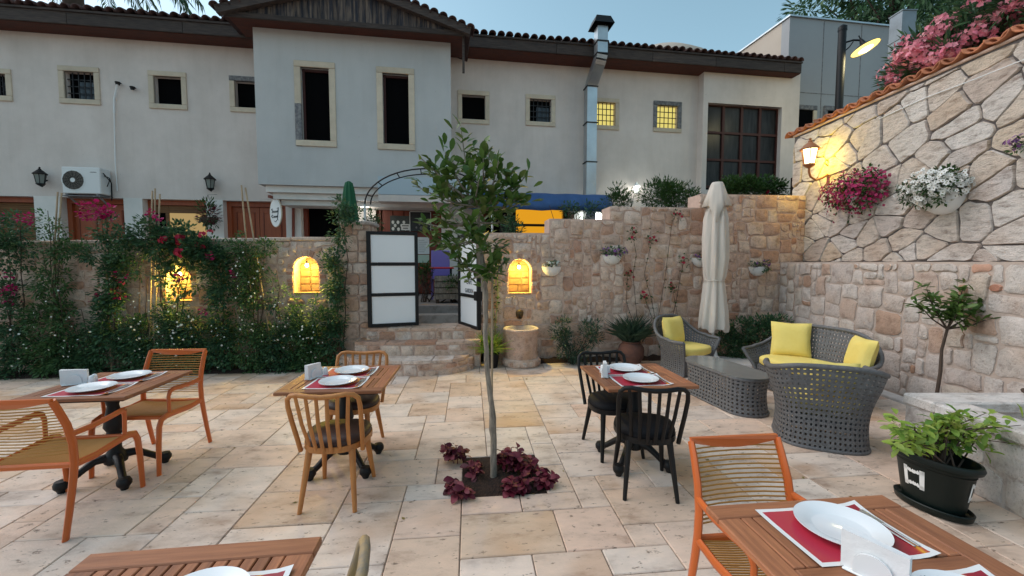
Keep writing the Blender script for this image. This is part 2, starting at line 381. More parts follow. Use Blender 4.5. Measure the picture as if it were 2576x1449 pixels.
def pack(nu, nv, mask, shapes, rng):
    occ = [[not mask(i, j) for i in range(nu)] for j in range(nv)]; out = []
    for j in range(nv):
        for i in range(nu):
            if occ[j][i]: continue
            cand = [s_ for s_ in shapes if i + s_[0] <= nu and j + s_[1] <= nv and not any(occ[j + b][i + a] for a in range(s_[0]) for b in range(s_[1]))]
            s_ = rng.choices(cand, [c[2] for c in cand])[0] if cand else (1, 1, 1)
            for a in range(s_[0]):
                for b in range(s_[1]): occ[j + b][i + a] = True
            out.append((i, j, s_[0], s_[1]))
    return out
def chaikin(p, k=1):
    for _ in range(k):
        q = []
        for i in range(len(p)):
            a, b = p[i], p[(i + 1) % len(p)]
            q += [(a[0] * .75 + b[0] * .25, a[1] * .75 + b[1] * .25), (a[0] * .25 + b[0] * .75, a[1] * .25 + b[1] * .75)]
        p = q
    return p
def stone_mb(poly, M, d, inset=.82, mb=None, bulge=.12):
    """poly in wall coords; M(u,z,d) -> local point"""
    mb = mb or MB(); n = len(poly); cx = sum(p[0] for p in poly) / n; cz = sum(p[1] for p in poly) / n
    ring = lambda k, dd: [M(cx + (p[0] - cx) * k, cz + (p[1] - cz) * k, dd) for p in poly]
    vs_ = ring(1.0, -.01) + ring(.985, d * .55) + ring(inset, d) + [M(cx, cz, d * (1 + bulge))]
    fs_ = [(r * n + i, r * n + (i + 1) % n, (r + 1) * n + (i + 1) % n, (r + 1) * n + i) for r in (0, 1) for i in range(n)]
    fs_ += [(2 * n + i, 2 * n + (i + 1) % n, 3 * n) for i in range(n)]
    return mb.add(vs_, fs_)
def stones(parent, name, polys, M, m, rng, depth=(.008, .026), limit=295, chipmat=None, inset=.84, smooth=40):
    """polys: list of (poly, is_chip, weight)"""
    polys = sorted(polys, key=lambda q: -q[2]); rest = MB()
    for k, (poly, chip, wt) in enumerate(polys):
        d = rng.uniform(*depth)
        if k < limit:
            stone_mb(poly, M, d, inset + rng.uniform(-.06, .04)).build(name, chipmat if (chip and chipmat) else m, parent, smooth)
        else: stone_mb(poly, M, d, inset, rest)
    if rest.v: tag(rest.build('small_' + name + 's', m, parent, smooth), kind='stuff')
SHAPES = [(3, 2, 5), (3, 3, 4), (4, 3, 3), (2, 2, 4), (4, 2, 3), (2, 3, 3), (5, 3, 1.5), (3, 1, .8), (2, 1, 1.0), (1, 2, .7), (1, 1, .25)]
def rubble(u0, u1, z0, z1, c, mask, rng, joint=.0075, jit=.32, shapes=SHAPES):
    nu, nv = max(1, int(round((u1 - u0) / c))), max(1, int(round((z1 - z0) / c)))
    cu, cz = (u1 - u0) / nu, (z1 - z0) / nv
    J = {}
    def V(i, j):
        if (i, j) not in J:
            jx = 0 if i in (0, nu) else rng.uniform(-jit, jit) * cu; jz = 0 if j in (0, nv) else rng.uniform(-jit, jit) * cz
            J[i, j] = (u0 + i * cu + jx, z0 + j * cz + jz)
        return J[i, j]
    out = []
    for (i, j, w_, h_) in pack(nu, nv, lambda i, j: mask(u0 + (i + .5) * cu, z0 + (j + .5) * cz), shapes, rng):
        pts = []
        for a in range(w_): pts.append(V(i + a, j) if a in (0,) or w_ <= 2 or a == w_ // 2 else None)
        for b in range(h_): pts.append(V(i + w_, j + b) if b == 0 or b == h_ // 2 else None)
        for a in range(w_): pts.append(V(i + w_ - a, j + h_) if a == 0 or a == w_ // 2 else None)
        for b in range(h_): pts.append(V(i, j + h_ - b) if b == 0 or b == h_ // 2 else None)
        pts = [p for p in pts if p]
        cx = sum(p[0] for p in pts) / len(pts); cz_ = sum(p[1] for p in pts) / len(pts)
        P = []
        for p in pts:
            dx, dz = p[0] - cx, p[1] - cz_; L = math.hypot(dx, dz); k = max(.4, (L - joint * 1.5) / L); P.append((cx + dx * k, cz_ + dz * k))
        P = chaikin(P, 1)
        out.append((P, w_ * h_ <= 2 and rng.random() < .75, w_ * h_))
    return out

# ---------------------------------------------------------------- terrace paving
rng = random.Random(7)
floor = MB()
c0 = .203; U0, V0, NU, NV = -11.639, -1.2, 85, 40
for (a, b, c, d) in ((-11.7, 6.2, -1.4, 6.95),):
    floor.quad(UV(a, c, -.012), UV(b, c, -.012), UV(b, d, -.012), UV(a, d, -.012))
floor_o = struct('terrace_floor', floor, M_grout)
pit_u, pit_v = toUV((-.145, 3.15)); PIT = (round((pit_u - .30 - U0) / c0), round((pit_v - .30 - V0) / c0), 3, 3)
def fmask(i, j):
    u, v = U0 + (i + .5) * c0, V0 + (j + .5) * c0
    if PIT[0] <= i < PIT[0] + PIT[2] and PIT[1] <= j < PIT[1] + PIT[3]: return False
    if v > 6.48 and u < -1.95: return False
    if v > 6.62 and u > .75: return False
    return v < 6.9 and UV(u, v).x < 4.75
TS = [(3, 2, 5), (2, 2, 4), (2, 3, 2.2), (3, 3, .8), (2, 1, 2.2), (4, 2, .8), (1, 1, .5), (1, 2, .9)]
tiles = pack(NU, NV, fmask, TS, rng); TM = {}
def tile_mesh(w_, h_):
    if (w_, h_) not in TM:
        hx, hy = w_ * c0 / 2 - .0028, h_ * c0 / 2 - .0028
        TM[w_, h_] = MB().box(-hx, hx, -hy, hy, -.03, 0, None, .005).mesh('tile')
        TM[w_, h_].materials.append(M_tile)
    return TM[w_, h_]
def vis(t):
    u, v = U0 + (t[0] + t[2] / 2) * c0, V0 + (t[1] + t[3] / 2) * c0; p = UV(u, v)
    if p.y < .5 or abs(p.x) > 1.28 * p.y: return 0
    return t[2] * t[3] / (p.y ** 2.6)
tiles.sort(key=lambda t: -vis(t)); far = MB()
for k, t in enumerate(tiles):
    u, v = U0 + (t[0] + t[2] / 2) * c0, V0 + (t[1] + t[3] / 2) * c0; p = UV(u, v, rng.uniform(-.0015, .0015))
    if k < 298:
        o = link('paving_tile', tile_mesh(t[2], t[3]), None, floor_o, p)
        o.rotation_euler = (rng.uniform(-.003, .003), rng.uniform(-.003, .003), WA + rng.choice((0, PI)))
    else:
        hx, hy = t[2] * c0 / 2 - .003, t[3] * c0 / 2 - .003
        Mx = Matrix.Translation(p) @ Matrix.Rotation(WA, 4, 'Z'); far.box(-hx, hx, -hy, hy, -.03, 0, Mx, .004)
tag(far.build('far_paving_tiles', M_tile, floor_o), kind='stuff')

def soil_bed(name, u0, u1, v0, v1, seed, h=.05):
    r = random.Random(seed); mb = MB(); n, k = max(4, int((u1 - u0) / .09)), max(3, int((v1 - v0) / .09)); vs_ = []; fs_ = []
    for j in range(k + 1):
        for i in range(n + 1):
            e = 0 if i in (0, n) or j in (0, k) else r.uniform(.2, 1) * h
            vs_.append(UV(u0 + (u1 - u0) * i / n, v0 + (v1 - v0) * j / k, -.007 + e))
    for j in range(k):
        for i in range(n): fs_.append((j * (n + 1) + i, j * (n + 1) + i + 1, (j + 1) * (n + 1) + i + 1, (j + 1) * (n + 1) + i))
    o = struct(name, mb.add(vs_, fs_), M_soil, None, 60); return o
soil_bed('left_planting_bed', -11.6, -1.95, 6.49, 6.9, 1, .09)
soil_bed('right_planting_bed', .76, 4.9, 6.64, 7.0, 2, .08)
soil_bed('tree_pit_soil', U0 + PIT[0] * c0, U0 + (PIT[0] + 3) * c0, V0 + PIT[1] * c0, V0 + (PIT[1] + 3) * c0, 3, .03)

# ---------------------------------------------------------------- back walls
def WM(u, z, d): return UV(u, WV - d, z)                 # back wall coords -> world
def arch_poly(uc, z0, hw, zs, n=9):                       # outline of an arched niche: springing zs, half width hw
    return [(uc - hw, z0), (uc + hw, z0)] + [(uc + hw * math.cos(PI * k / n), zs + hw * 1.0 * math.sin(PI * k / n)) for k in range(n + 1)]
def wall_body(name, label, outline, niches, thick=.45):
    """outline: list (u,z) ccw; niches: list of polys (holes)"""
    bm = bmesh.new(); edges = []
    for loop in [outline] + niches:
        vs_ = [bm.verts.new(WM(u, z, 0)) for u, z in loop]
        edges += [bm.edges.new((vs_[i], vs_[(i + 1) % len(vs_)])) for i in range(len(vs_))]
    bmesh.ops.triangle_fill(bm, use_beauty=True, edges=edges)
    r = bmesh.ops.extrude_face_region(bm, geom=list(bm.faces))
    dv = UV(0, thick) - UV(0, 0)
    for v in [g for g in r['geom'] if isinstance(g, bmesh.types.BMVert)]: v.co += dv
    bmesh.ops.recalc_face_normals(bm, faces=bm.faces)
    me = bpy.data.meshes.new(name); bm.to_mesh(me); bm.free()
    root = thing(name, label, 'wall', UV(sum(p[0] for p in outline) / len(outline), WV, 0))
    o = link('mortar_body', me, M_mortar, root); o.matrix_parent_inverse = Matrix.Translation(root.location).inverted()
    return root
def wparent(o, root):
    o.parent = root; o.matrix_parent_inverse = Matrix.Translation(root.location).inverted(); return o
def inpoly(u, z, P):
    ins = False
    for i in range(len(P)):
        (x1, y1), (x2, y2) = P[i], P[(i + 1) % len(P)]
        if (y1 > z) != (y2 > z) and u < (x2 - x1) * (z - y1) / (y2 - y1) + x1: ins = not ins
    return ins
def niche_parts(root, uc, z0, hw, zs, rng, power):
    # recess lined with plaster and coursed stone, voussoirs round the arch, a bulb hanging from its crown
    dep = .24; P = arch_poly(uc, z0, hw, zs)
    back = MB().prism(P, lambda a, b, d: WM(a, b, -dep + d), -.02, 0.0); wparent(back.build('niche_back', M_niche), root)
    n = 9
    for k in range(n):
        a0, a1 = PI * (k + .12) / n, PI * (k + .88) / n; r0, r1 = hw + .008, hw + rng.uniform(.085, .12)
        poly = [(uc + r0 * math.cos(a0), zs + r0 * math.sin(a0)), (uc + r1 * math.cos(a0), zs + r1 * math.sin(a0)), (uc + r1 * math.cos(a1), zs + r1 * math.sin(a1)), (uc + r0 * math.cos(a1), zs + r0 * math.sin(a1))]
        wparent(stone_mb(poly, WM, .014, .9).build('arch_stone', M_rubble, None), root)
    z = z0 + .01; k = 0
    while z < zs - .04:
        h = rng.uniform(.035, .06)
        for s_ in (-1, 1):
            a = uc + s_ * (hw + .012); b = uc + s_ * (hw + rng.uniform(.07, .12)); poly = [(min(a, b), z), (max(a, b), z), (max(a, b), z + h), (min(a, b), z + h)]
            wparent(stone_mb(poly, WM, .013, .9).build('jamb_stone', M_chip if rng.random() < .35 else M_rubble, None), root)
        z += h + .012
    # sill slab inside
    sill = MB(); sill.box(uc - hw + .003, uc + hw - .003, 0, dep + .0, z0 + .001, z0 + .025)
    for i in range(len(sill.v)): u, d, z_ = sill.v[i]; sill.v[i] = tuple(WM(u, z_, d - dep + .015))
    wparent(sill.build('niche_sill', M_niche), root)
    for r_ in range(4):                                   # blocks at the back of the recess
        zz = z0 + .04 + r_ * .115; sp = rng.uniform(-.06, .06)
        for (a, b) in ((uc - hw + .01, uc + sp - .006), (uc + sp + .006, uc + hw - .01)):
            if zz + .10 < zs + hw * .6:
                wparent(stone_mb([(a, zz), (b, zz), (b, zz + .10), (a, zz + .10)], lambda u, q, d: WM(u, q, d - dep), .022, .93).build('niche_block', M_niche), root)
    zl = zs + hw * .35
    lamp = thing('niche_lamp', 'x', 'lamp', WM(uc - .01, zl, -.055))
    b_ = MB().lathe([(.0, -.035), (.018, -.03), (.026, -.012), (.022, .008), (.012, .024), (.0, .026)], 12)
    b_.build('bulb', E_bulb, lamp, 60)
    MB().lathe([(.013, .024), (.014, .06), (.0, .06)], 10).build('socket', M_iron, lamp, 40)
    MB().tube([(0, 0, .06), (.0, 0, hw * .65 + .0)], .004, 6).build('cable', M_iron, lamp)
    light('bulb_light', (0, -.04, -.05), power * .5, WARM, .03, lamp)
    spotlight('bulb_beam', (0, -.05, -.05), Vector((ws, -wc, 0)) * .75 + Vector((0, 0, -1)), power * 1.3, WARM, R(130), lamp)
    return lamp

NA = (-3.24 * wc + 6.58 * ws, 1.16, .19, 1.54)            # uc, z0, half width, springing
def nich(x0, x1, yb, yt):
    ua, z0 = onwall(x0, yb); ub, _ = onwall(x1, yb); _, zt = onwall((x0 + x1) / 2, yt); hw = (ub - ua) / 2
    return ((ua + ub) / 2, z0, hw, zt - hw)
N1, N2, N3 = nich(741, 803, 740, 647), nich(1280, 1335, 741, 653), nich(420, 482, 760, 670)
def zt(x, y): return onwall(x, y)[1]
def uu(x, y=600): return onwall(x, y)[0]
# left of the gate
uL0 = -11.2; uP0, uP1 = uu(857), uu(930)
outL = [(uL0, -.1), (uP0, -.1), (uP0, zt(825, 605)), (uu(400), 1.93), (uL0, 1.87)]
wl = wall_body('garden_wall', 'long low rubble wall behind the flowering climbers, left of the gate', outL, [arch_poly(*N1), arch_poly(*N3)])
rng = random.Random(21)
def mk(outline, nich_):
    def f(u, z):
        if not inpoly(u, z, outline): return False
        for (uc, z0, hw, zs) in nich_:
            if abs(u - uc) < hw + .10 and z0 - .04 < z < zs: return False
            if z >= zs and math.hypot(u - uc, z - zs) < hw + .14: return False
        return True
    return f
def do_stones(root, outline, nich_, c, limit, seed):
    r = random.Random(seed); us = [p[0] for p in outline]; zs_ = [p[1] for p in outline]
    polys = rubble(min(us), max(us), 0, max(zs_), c, mk(outline, nich_), r)
    before = set(bpy.data.objects)
    stones(None, 'stone', polys, WM, M_rubble, r, limit=limit, chipmat=M_chip, inset=.88)
    for o in set(bpy.data.objects) - before: wparent(o, root)
do_stones(wl, [(uL0, 0), (uP0 - .02, 0), (uP0 - .02, 1.98), (uu(400), 1.92), (uL0, 1.86)], [N1, N3], .092, 290, 22)
# coping slab along the left wall
cp = MB(); a_ = uL0
while a_ < uP0 - .05:
    b_ = min(uP0 - .01, a_ + rng.uniform(.45, .8)); zz = 1.872 + max(0, (a_ + 8.6) / (uP0 + 8.6)) * .13
    q = MB(); q.box(a_ + .006, b_ - .006, -.03, .47, zz, zz + .06, None, .012); q.v = [tuple(UV(x, WV + y, z)) for x, y, z in q.v]
    wparent(q.build('coping_slab', M_rubble), wl); a_ = b_
lampL = niche_parts(wl, *N1, rng, 22); tag(lampL, 'bare bulb glowing in the yellow niche left of the gate', 'lamp')
lamp3 = niche_parts(wl, *N3, rng, 20); tag(lamp3, 'bare bulb glowing in the niche hidden among the roses', 'lamp')
# pier left of gate
pz = zt(890, 556)
pier = wall_body('gate_pier', 'pale squared stone gate pier beside the white gate leaf', [(uP0, -.1), (uP1, -.1), (uP1, pz - .06), (uP0, pz - .06)], [], .5)
SQ = [(3, 2, 4), (4, 2, 3), (2, 2, 3), (5, 3, 2), (3, 3, 2), (2, 1, .4)]
r = random.Random(5)
for side in (0, 1):
    if side == 0: polys = rubble(uP0, uP1, 0, pz - .06, .085, lambda u, z: True, r, .006, .12, SQ); MM = lambda u, z, d: WM(u, z, d + .02)
    else: polys = rubble(0, .5, 0, pz - .06, .085, lambda u, z: True, r, .006, .12, SQ); MM = lambda u, z, d: UV(uP1 + d, WV + u - .02, z)
    before = set(bpy.data.objects); stones(None, 'stone', polys, MM, M_rubble2 if side == 0 and False else M_rubble, r, (.006, .018), 120)
    for o in set(bpy.data.objects) - before: wparent(o, pier)
q = MB(); q.box(uP0 - .03, uP1 + .04, -.06, .54, pz - .06, pz, None, .015); q.v = [tuple(UV(x, WV + y, z)) for x, y, z in q.v]; wparent(q.build('capstone', M_rubble2), pier)
# right of the gate, stepped top
uR0, uR1 = -.46 * wc + 6.85 * ws, 5.16 * wc + 7.42 * ws
S1, S2, S3 = uu(1381), uu(1533), uu(1761)
T1, T2, T3, T4 = zt(1320, 586), zt(1455, 551), zt(1640, 521), zt(1890, 490)
outR = [(uR0, -.1), (uR1, -.1), (uR1, T4), (S3, T4), (S3, T3), (S2, T3), (S2, T2), (S1, T2), (S1, T1), (uR0, T1)]
wr = wall_body('stepped_garden_wall', 'rubble wall with stepped top between the gate and the corner', outR, [arch_poly(*N2)])
do_stones(wr, [(uR0, 0), (uR1, 0), (uR1, T4), (S3, T4), (S3, T3), (S2, T3), (S2, T2), (S1, T2), (S1, T1), (uR0, T1)], [N2], .078, 298, 24)
lampR = niche_parts(wr, *N2, rng, 24); tag(lampR, 'bare bulb glowing in the yellow niche above the stone drum', 'lamp')
r = random.Random(6); polys = rubble(0, .45, 0, T1, .1, lambda u, z: True, r, .008, .2, SQ)
before = set(bpy.data.objects); stones(None, 'end_stone', polys, lambda u, z, d: UV(uR0 - d, WV + u, z), M_rubble, r, (.006, .018), 80)
for o in set(bpy.data.objects) - before: wparent(o, wr)

# ---------------------------------------------------------------- right walls (parallel to the view)
XL, XU = 4.72, 5.18
lw = thing('low_side_wall', 'pale rubble retaining wall behind the lemon tree, below the crazy paving', 'wall', (XL, 4, 0))
def lp(o): return wparent(o, lw)
YB = 6.9 + .1 * XL - .01
lp(MB().box(XL, XU + .3, .2, YB, -.1, 1.655).build('mortar_body', M_mortar_grey))
r = random.Random(31)
polys = rubble(.3, YB - .02, .05, 1.64, .098, lambda u, z: True, r, .008, .24, SHAPES)
polys = [(p, c, wgt / max(1.0, 8 - 0) * (1 if sum(q[0] for q in p) / len(p) > 2.2 else .01)) for p, c, wgt in polys]
before = set(bpy.data.objects); polys = [(p, c and r.random() < .2, w_) for p, c, w_ in polys]; stones(None, 'stone', polys, lambda u, z, d: Vector((XL - d, u, z)), M_rubble2, r, (.010, .024), 280, M_chip)
for o in set(bpy.data.objects) - before: lp(o)
lp(MB().box(XL - .16, XL + .02, 3.5, YB - .3, -.02, .035, None, .01).build('kerb', M_marble))
uw = thing('crazy_paved_wall', 'tall wall faced with large cream crazy paving under a terracotta coping', 'wall', (XU, 5, 1.65))
def up_(o): return wparent(o, uw)
YE = 7.80; ZT = 3.93
up_(MB().box(XU, XU + .4, .8, YE, 1.6, ZT).build('mortar_body', M_mortar_dark))
r = random.Random(77)
def voronoi(n, x0, x1, y0, y1, r, asp=.75):
    pts = []
    tries = 0
    while len(pts) < n and tries < 20000:
        tries += 1; p = (r.uniform(x0 - .2, x1 + .2), r.uniform(y0 - .2, y1 + .2)); md = r.uniform(.13, .42)
        if all(math.hypot(p[0] - q[0], p[1] - q[1]) > md for q in pts): pts.append(p)
    sh = .35
    T = [(p[0] + sh * p[1], p[1] / asp) for p in pts]; cells = []
    for i, a in enumerate(T):
        poly = [(x0, y0), (x1, y0), (x1, y1), (x0, y1)]; poly = [(p[0] + sh * p[1], p[1] / asp) for p in poly]
        for j, b in enumerate(T):
            if i == j or abs(a[0] - b[0]) + abs(a[1] - b[1]) > 4: continue
            mx, my, nx, ny = (a[0] + b[0]) / 2, (a[1] + b[1]) / 2, b[0] - a[0], b[1] - a[1]; out = []
            for k in range(len(poly)):
                p, q = poly[k], poly[(k + 1) % len(poly)]; dp = (p[0] - mx) * nx + (p[1] - my) * ny; dq = (q[0] - mx) * nx + (q[1] - my) * ny
                if dp <= 0: out.append(p)
                if (dp < 0) != (dq < 0): t = dp / (dp - dq); out.append((p[0] + t * (q[0] - p[0]), p[1] + t * (q[1] - p[1])))
            poly = out
            if len(poly) < 3: break
        if len(poly) >= 3: cells.append([(p[0] - sh * p[1] * asp, p[1] * asp) for p in poly])
    return cells
def insetpoly(poly, d, r):
    n = len(poly); cx = sum(p[0] for p in poly) / n; cy = sum(p[1] for p in poly) / n; out = []
    for i in range(n):
        p = poly[i]; L = math.hypot(p[0] - cx, p[1] - cy)
        k = max(.3, (L - d * r.uniform(1.0, 2.4)) / max(L, 1e-6)); out.append((cx + (p[0] - cx) * k, cy + (p[1] - cy) * k))
    # soften corners and roughen the edges
    q = []
    for i in range(n):
        a, b, c = out[i - 1], out[i], out[(i + 1) % n]
        q += [(b[0] * .88 + a[0] * .12, b[1] * .88 + a[1] * .12), (b[0] * .90 + c[0] * .10, b[1] * .90 + c[1] * .10)]
        e = math.hypot(c[0] - b[0], c[1] - b[1])
        if e > .16: t = r.uniform(.35, .65); q.append((b[0] + (c[0] - b[0]) * t + r.uniform(-.014, .014), b[1] + (c[1] - b[1]) * t + r.uniform(-.014, .014)))
    return q
for cell in voronoi(150, 1.2, YE - .02, 1.66, ZT - .03, r):
    area = abs(sum(cell[i][0] * cell[(i + 1) % len(cell)][1] - cell[(i + 1) % len(cell)][0] * cell[i][1] for i in range(len(cell)))) / 2
    if area < .006: continue
    P = insetpoly(cell, .0058, r)
    up_(stone_mb(P, lambda u, z, d: Vector((XU - d, u, z)), r.uniform(.014, .036), .95, None, .06).build('flagstone', M_flag, None, 35))
# coping: bedded mortar and overlapping barrel tiles along the top
up_(MB().box(XU - .03, XU + .36, .8, YE + .02, ZT, ZT + .035, None, .01).build('coping_bed', M_mortar))
ct = MB(); n = 8; prof = []
for (xx, k) in ((0, 1.0), (.44, .82)):
    for i in range(n + 1): a = PI * i / n; prof.append((xx, .115 * k * math.cos(a), .085 * k * math.sin(a)))
ct.add(prof, [(i, i + 1, n + 2 + i, n + 1 + i) for i in range(n)])
capm = ct.mesh('coping_tile', 50); capm.materials.append(M_captile)
y = 1.1
while y < YE - .02:
    for up in (0, 1):                                      # pan tile hanging over the face, then a cap tile bedded over the joint
        o = link('coping_tile', capm, None); yy = y + (.115 if up else 0)
        o.location = (XU - .075 + .03 * up + r.uniform(-.02, .02), yy + r.uniform(-.012, .012), ZT + (.045 if up else .115) + r.uniform(-.008, .008))
        o.rotation_euler = ((0 if up else PI) + r.uniform(-.07, .07), -.10 + r.uniform(-.06, .05), r.uniform(-.08, .08)); sm = o.modifiers.new('thick', 'SOLIDIFY'); sm.thickness = .016; up_(o)
    y += .23
ut = MB().box(XU + .4, 30, .8, YE - .02, -.1, 3.6); ut.box(6.45, 30, YE - .021, 9.8, -.1, 3.598); struct('upper_terrace', ut, M_soil)

# ---------------------------------------------------------------- steps and street
ZS = .86
st = thing('entrance_steps', 'rounded stone steps climbing to the gate', 'steps', (-1.4, 6.3, 0))
def step(poly, z0, z1, cell, seed, front):
    tr = MB().prism(poly, lambda a, b, d: Vector((a, b, d)), z0, z1 - .035); wparent(tr.build('step_core', M_mortar), st)
    r = random.Random(seed)
    # tread slabs: the footprint cut into slabs across
    xs = sorted([p[0] for p in front]); x = xs[0]
    def yf(x):
        for a, b in zip(front, front[1:]):
            if a[0] <= x <= b[0]: return a[1] + (b[1] - a[1]) * (x - a[0]) / max(1e-6, b[0] - a[0])
        return front[-1][1]
    while x < xs[-1] - .08:
        x2 = min(xs[-1], x + r.uniform(.28, .5)); q = MB()
        pts = [(x + .004, yf(x) - .015), ((x + x2) / 2, yf((x + x2) / 2) - .02), (x2 - .004, yf(x2 - .004) - .015), (x2 - .004, max(yf(x2), yf(x)) + .5), (x + .004, max(yf(x2), yf(x)) + .5)]
        q.prism(pts, lambda a, b, d: Vector((a, b, d)), z1 - .04, z1 + r.uniform(-.004, .004)); wparent(q.build('tread_slab', M_rubble, None), st); x = x2
    # riser stones following the front line
    L = [0]
    for a, b in zip(front, front[1:]): L.append(L[-1] + math.hypot(b[0] - a[0], b[1] - a[1]))
    def FM(u, z, d):
        for i in range(len(L) - 1):
            if u <= L[i + 1] or i == len(L) - 2:
                t = (u - L[i]) / (L[i + 1] - L[i]); a, b = front[i], front[i + 1]; dx, dy = (b[0] - a[0]) / (L[i + 1] - L[i]), (b[1] - a[1]) / (L[i + 1] - L[i])
                return Vector((a[0] + (b[0] - a[0]) * t + dy * d, a[1] + (b[1] - a[1]) * t - dx * d, z))
    polys = rubble(0, L[-1], z0, z1 - .045, cell, lambda u, z: True, r, .008, .18, [(2, 2, 3), (3, 2, 4), (1, 2, 1), (2, 1, .5)])
    before = set(bpy.data.objects); stones(None, 'riser_stone', polys, FM, M_rubble, r, (.008, .02), 60)
    for o in set(bpy.data.objects) - before: wparent(o, st)
f1 = [(-2.75, 6.45), (-2.35, 6.12), (-1.9, 6.0), (-1.35, 5.97), (-.9, 6.10), (-.62, 6.36), (-.56, 6.78)]
step(f1 + [(-2.75, 6.8)], -.1, .22, .1, 1, f1)
f2 = [(-2.42, 6.36), (-1.6, 6.33), (-.9, 6.38), (-.5, 6.52)]
step(f2 + [(-.5, 6.95), (-2.42, 6.95)], .0, .43, .1, 2, f2)
f3 = [(-2.30, 6.54), (-1.4, 6.56), (-.5, 6.66)]
step(f3 + [(-.5, 7.6), (-2.30, 7.4)], .0, .61, .09, 3, f3)
street = MB(); street.box(-30, 40, 0, 20, ZS - .25, ZS); street.v = [tuple(UV(x, WV + .78 + y_, z)) for x, y_, z in street.v]
struct('street', street, M_street)
s2 = MB(); s2.box(-3.2, .8, WV + .46, WV + .79, .3, .73); s2.v = [tuple(UV(x, y_, z)) for x, y_, z in s2.v]
struct('street_step', s2, M_street)
s3 = MB(); s3.box(-12, -3.2, WV + .45, WV + .79, .3, ZS); s3.box(.8, 8, WV + .45, WV + .79, .3, ZS - .003); s3.v = [tuple(UV(x, y_, z)) for x, y_, z in s3.v]
struct('street_edge', s3, M_street)
# ================================================================== white house across the street
house = thing('white_house', 'long white plastered house with dark tiled eaves and gabled bay', 'house', FW(0, 0, 0), FA)
def hb(name, mb, m, smooth=None, parent=None): return mb.build(name, m, parent or house, smooth)
def holes_wall(mb, s0, s1, z0, z1, holes, y, dep=.28):
    S = sorted({s0, s1} | {min(max(h[k], s0), s1) for h in holes for k in (0, 1)}); Z = sorted({z0, z1} | {min(max(h[k], z0), z1) for h in holes for k in (2, 3)})
    H = lambda i, j: any(h[0] - 1e-6 <= S[i] and S[i + 1] <= h[1] + 1e-6 and h[2] - 1e-6 <= Z[j] and Z[j + 1] <= h[3] + 1e-6 for h in holes)
    for i in range(len(S) - 1):
        for j in range(len(Z) - 1):
            if not H(i, j): mb.quad((S[i], y, Z[j]), (S[i + 1], y, Z[j]), (S[i + 1], y, Z[j + 1]), (S[i], y, Z[j + 1]))
    for h in holes:
        a, b, c, d = max(h[0], s0), min(h[1], s1), max(h[2], z0), min(h[3], z1)
        mb.quad((a, y, c), (a, y + dep, c), (a, y + dep, d), (a, y, d)); mb.quad((b, y, c), (b, y + dep, c), (b, y + dep, d), (b, y, d))
        mb.quad((a, y, d), (b, y, d), (b, y + dep, d), (a, y + dep, d)); mb.quad((a, y, c), (b, y, c), (b, y + dep, c), (a, y + dep, c))
def prect(x0, y0, x1, y1, off=0.0):
    a = fp(x0, y0, off); b = fp(x1, y1, off); c = fp(x0, y1, off); d = fp(x1, y0, off)
    return ((a[0] + c[0]) / 2, (b[0] + d[0]) / 2, (b[1] + c[1]) / 2, (a[1] + d[1]) / 2)
BO = .9                                                  # bay projection
ZL, ZE = fp(300, 98)[1], fp(1500, 172)[1]                                    # wall top under the eaves
winL = [prect(-22, 186, 16, 241), prect(163, 181, 238, 250), prect(388, 193, 457, 263), prect(591, 206, 668, 272)]
winR = [prect(1162, 240, 1220, 301), prect(1332, 250, 1386, 307), prect(1497, 258, 1547, 316), prect(1652, 266, 1704, 323)]
winB = [prect(758, 171, 829, 354, BO), prect(963, 186, 1028, 363, BO)]
sL, sBL, sBR, sPier, sEnd = -19.0, fp(640, 200, BO)[0], fp(1134, 250, BO)[0], fp(1755, 250)[0], fp(1992, 250)[0]
zD = fp(230, 497)[1]                                     # door heads
def sx(x, y=550, off=0): return fp(x, y, off)[0]
doors = [(sx(-60), sx(88), ZS, zD), (sx(153), sx(313), ZS, zD), (sx(360), sx(519), ZS, zD), (sx(562), sx(719), ZS, zD), (sx(757), sx(860), ZS, zD), (sx(945), sx(1110), ZS, zD), (sx(1215), sx(1420), ZS, zD - .1)]
mb = MB(); holes_wall(mb, sL, sBL + .6, zD + .012, ZE + .4, winL, 0); hb('upper_wall', mb, M_plaster)
mb = MB(); holes_wall(mb, sBR - .6, sPier, zD + .012, ZE + .4, winR, 0); hb('upper_wall', mb, M_plaster)
mb = MB(); holes_wall(mb, sL, sPier, ZS - .1, zD + .012, doors, 0); hb('ground_floor_wall', mb, M_plaster_low)
# bay
zB = fp(900, 470, BO)[1]
mb = MB(); holes_wall(mb, sBL, sBR, zB, ZL + .03, winB, -BO)
mb.quad((sBL, -BO, zB), (sBL, 0, zB), (sBL, 0, ZE + .03), (sBL, -BO, ZE + .03)); mb.quad((sBR, -BO, zB), (sBR, 0, zB), (sBR, 0, ZE + .03), (sBR, -BO, ZE + .03))
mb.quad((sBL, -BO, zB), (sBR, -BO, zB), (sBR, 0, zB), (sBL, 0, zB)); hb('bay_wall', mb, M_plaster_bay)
for k, (dz0, dz1, off) in enumerate(((0, .14, .10), (.14, .27, .20), (.27, .38, .32))):
    hb('bay_corbel', MB().box(sBL + off, sBR - off * .0 - .002, -BO + off, 0, zB - dz1, zB - dz0 - .002), M_plaster_low)
# projecting end bay with the big window
big = prect(1778, 264, 1963, 455, .25)
mb = MB(); holes_wall(mb, sPier, sEnd, ZS - .1, ZE + .25, [(big[0], big[1], fp(1870, 480, .25)[1], big[3])], -.25, .2)
mb.quad((sPier, -.25, ZS - .1), (sPier, 0, ZS - .1), (sPier, 0, ZE + .25), (sPier, -.25, ZE + .25)); hb('end_bay_wall', mb, M_plaster)
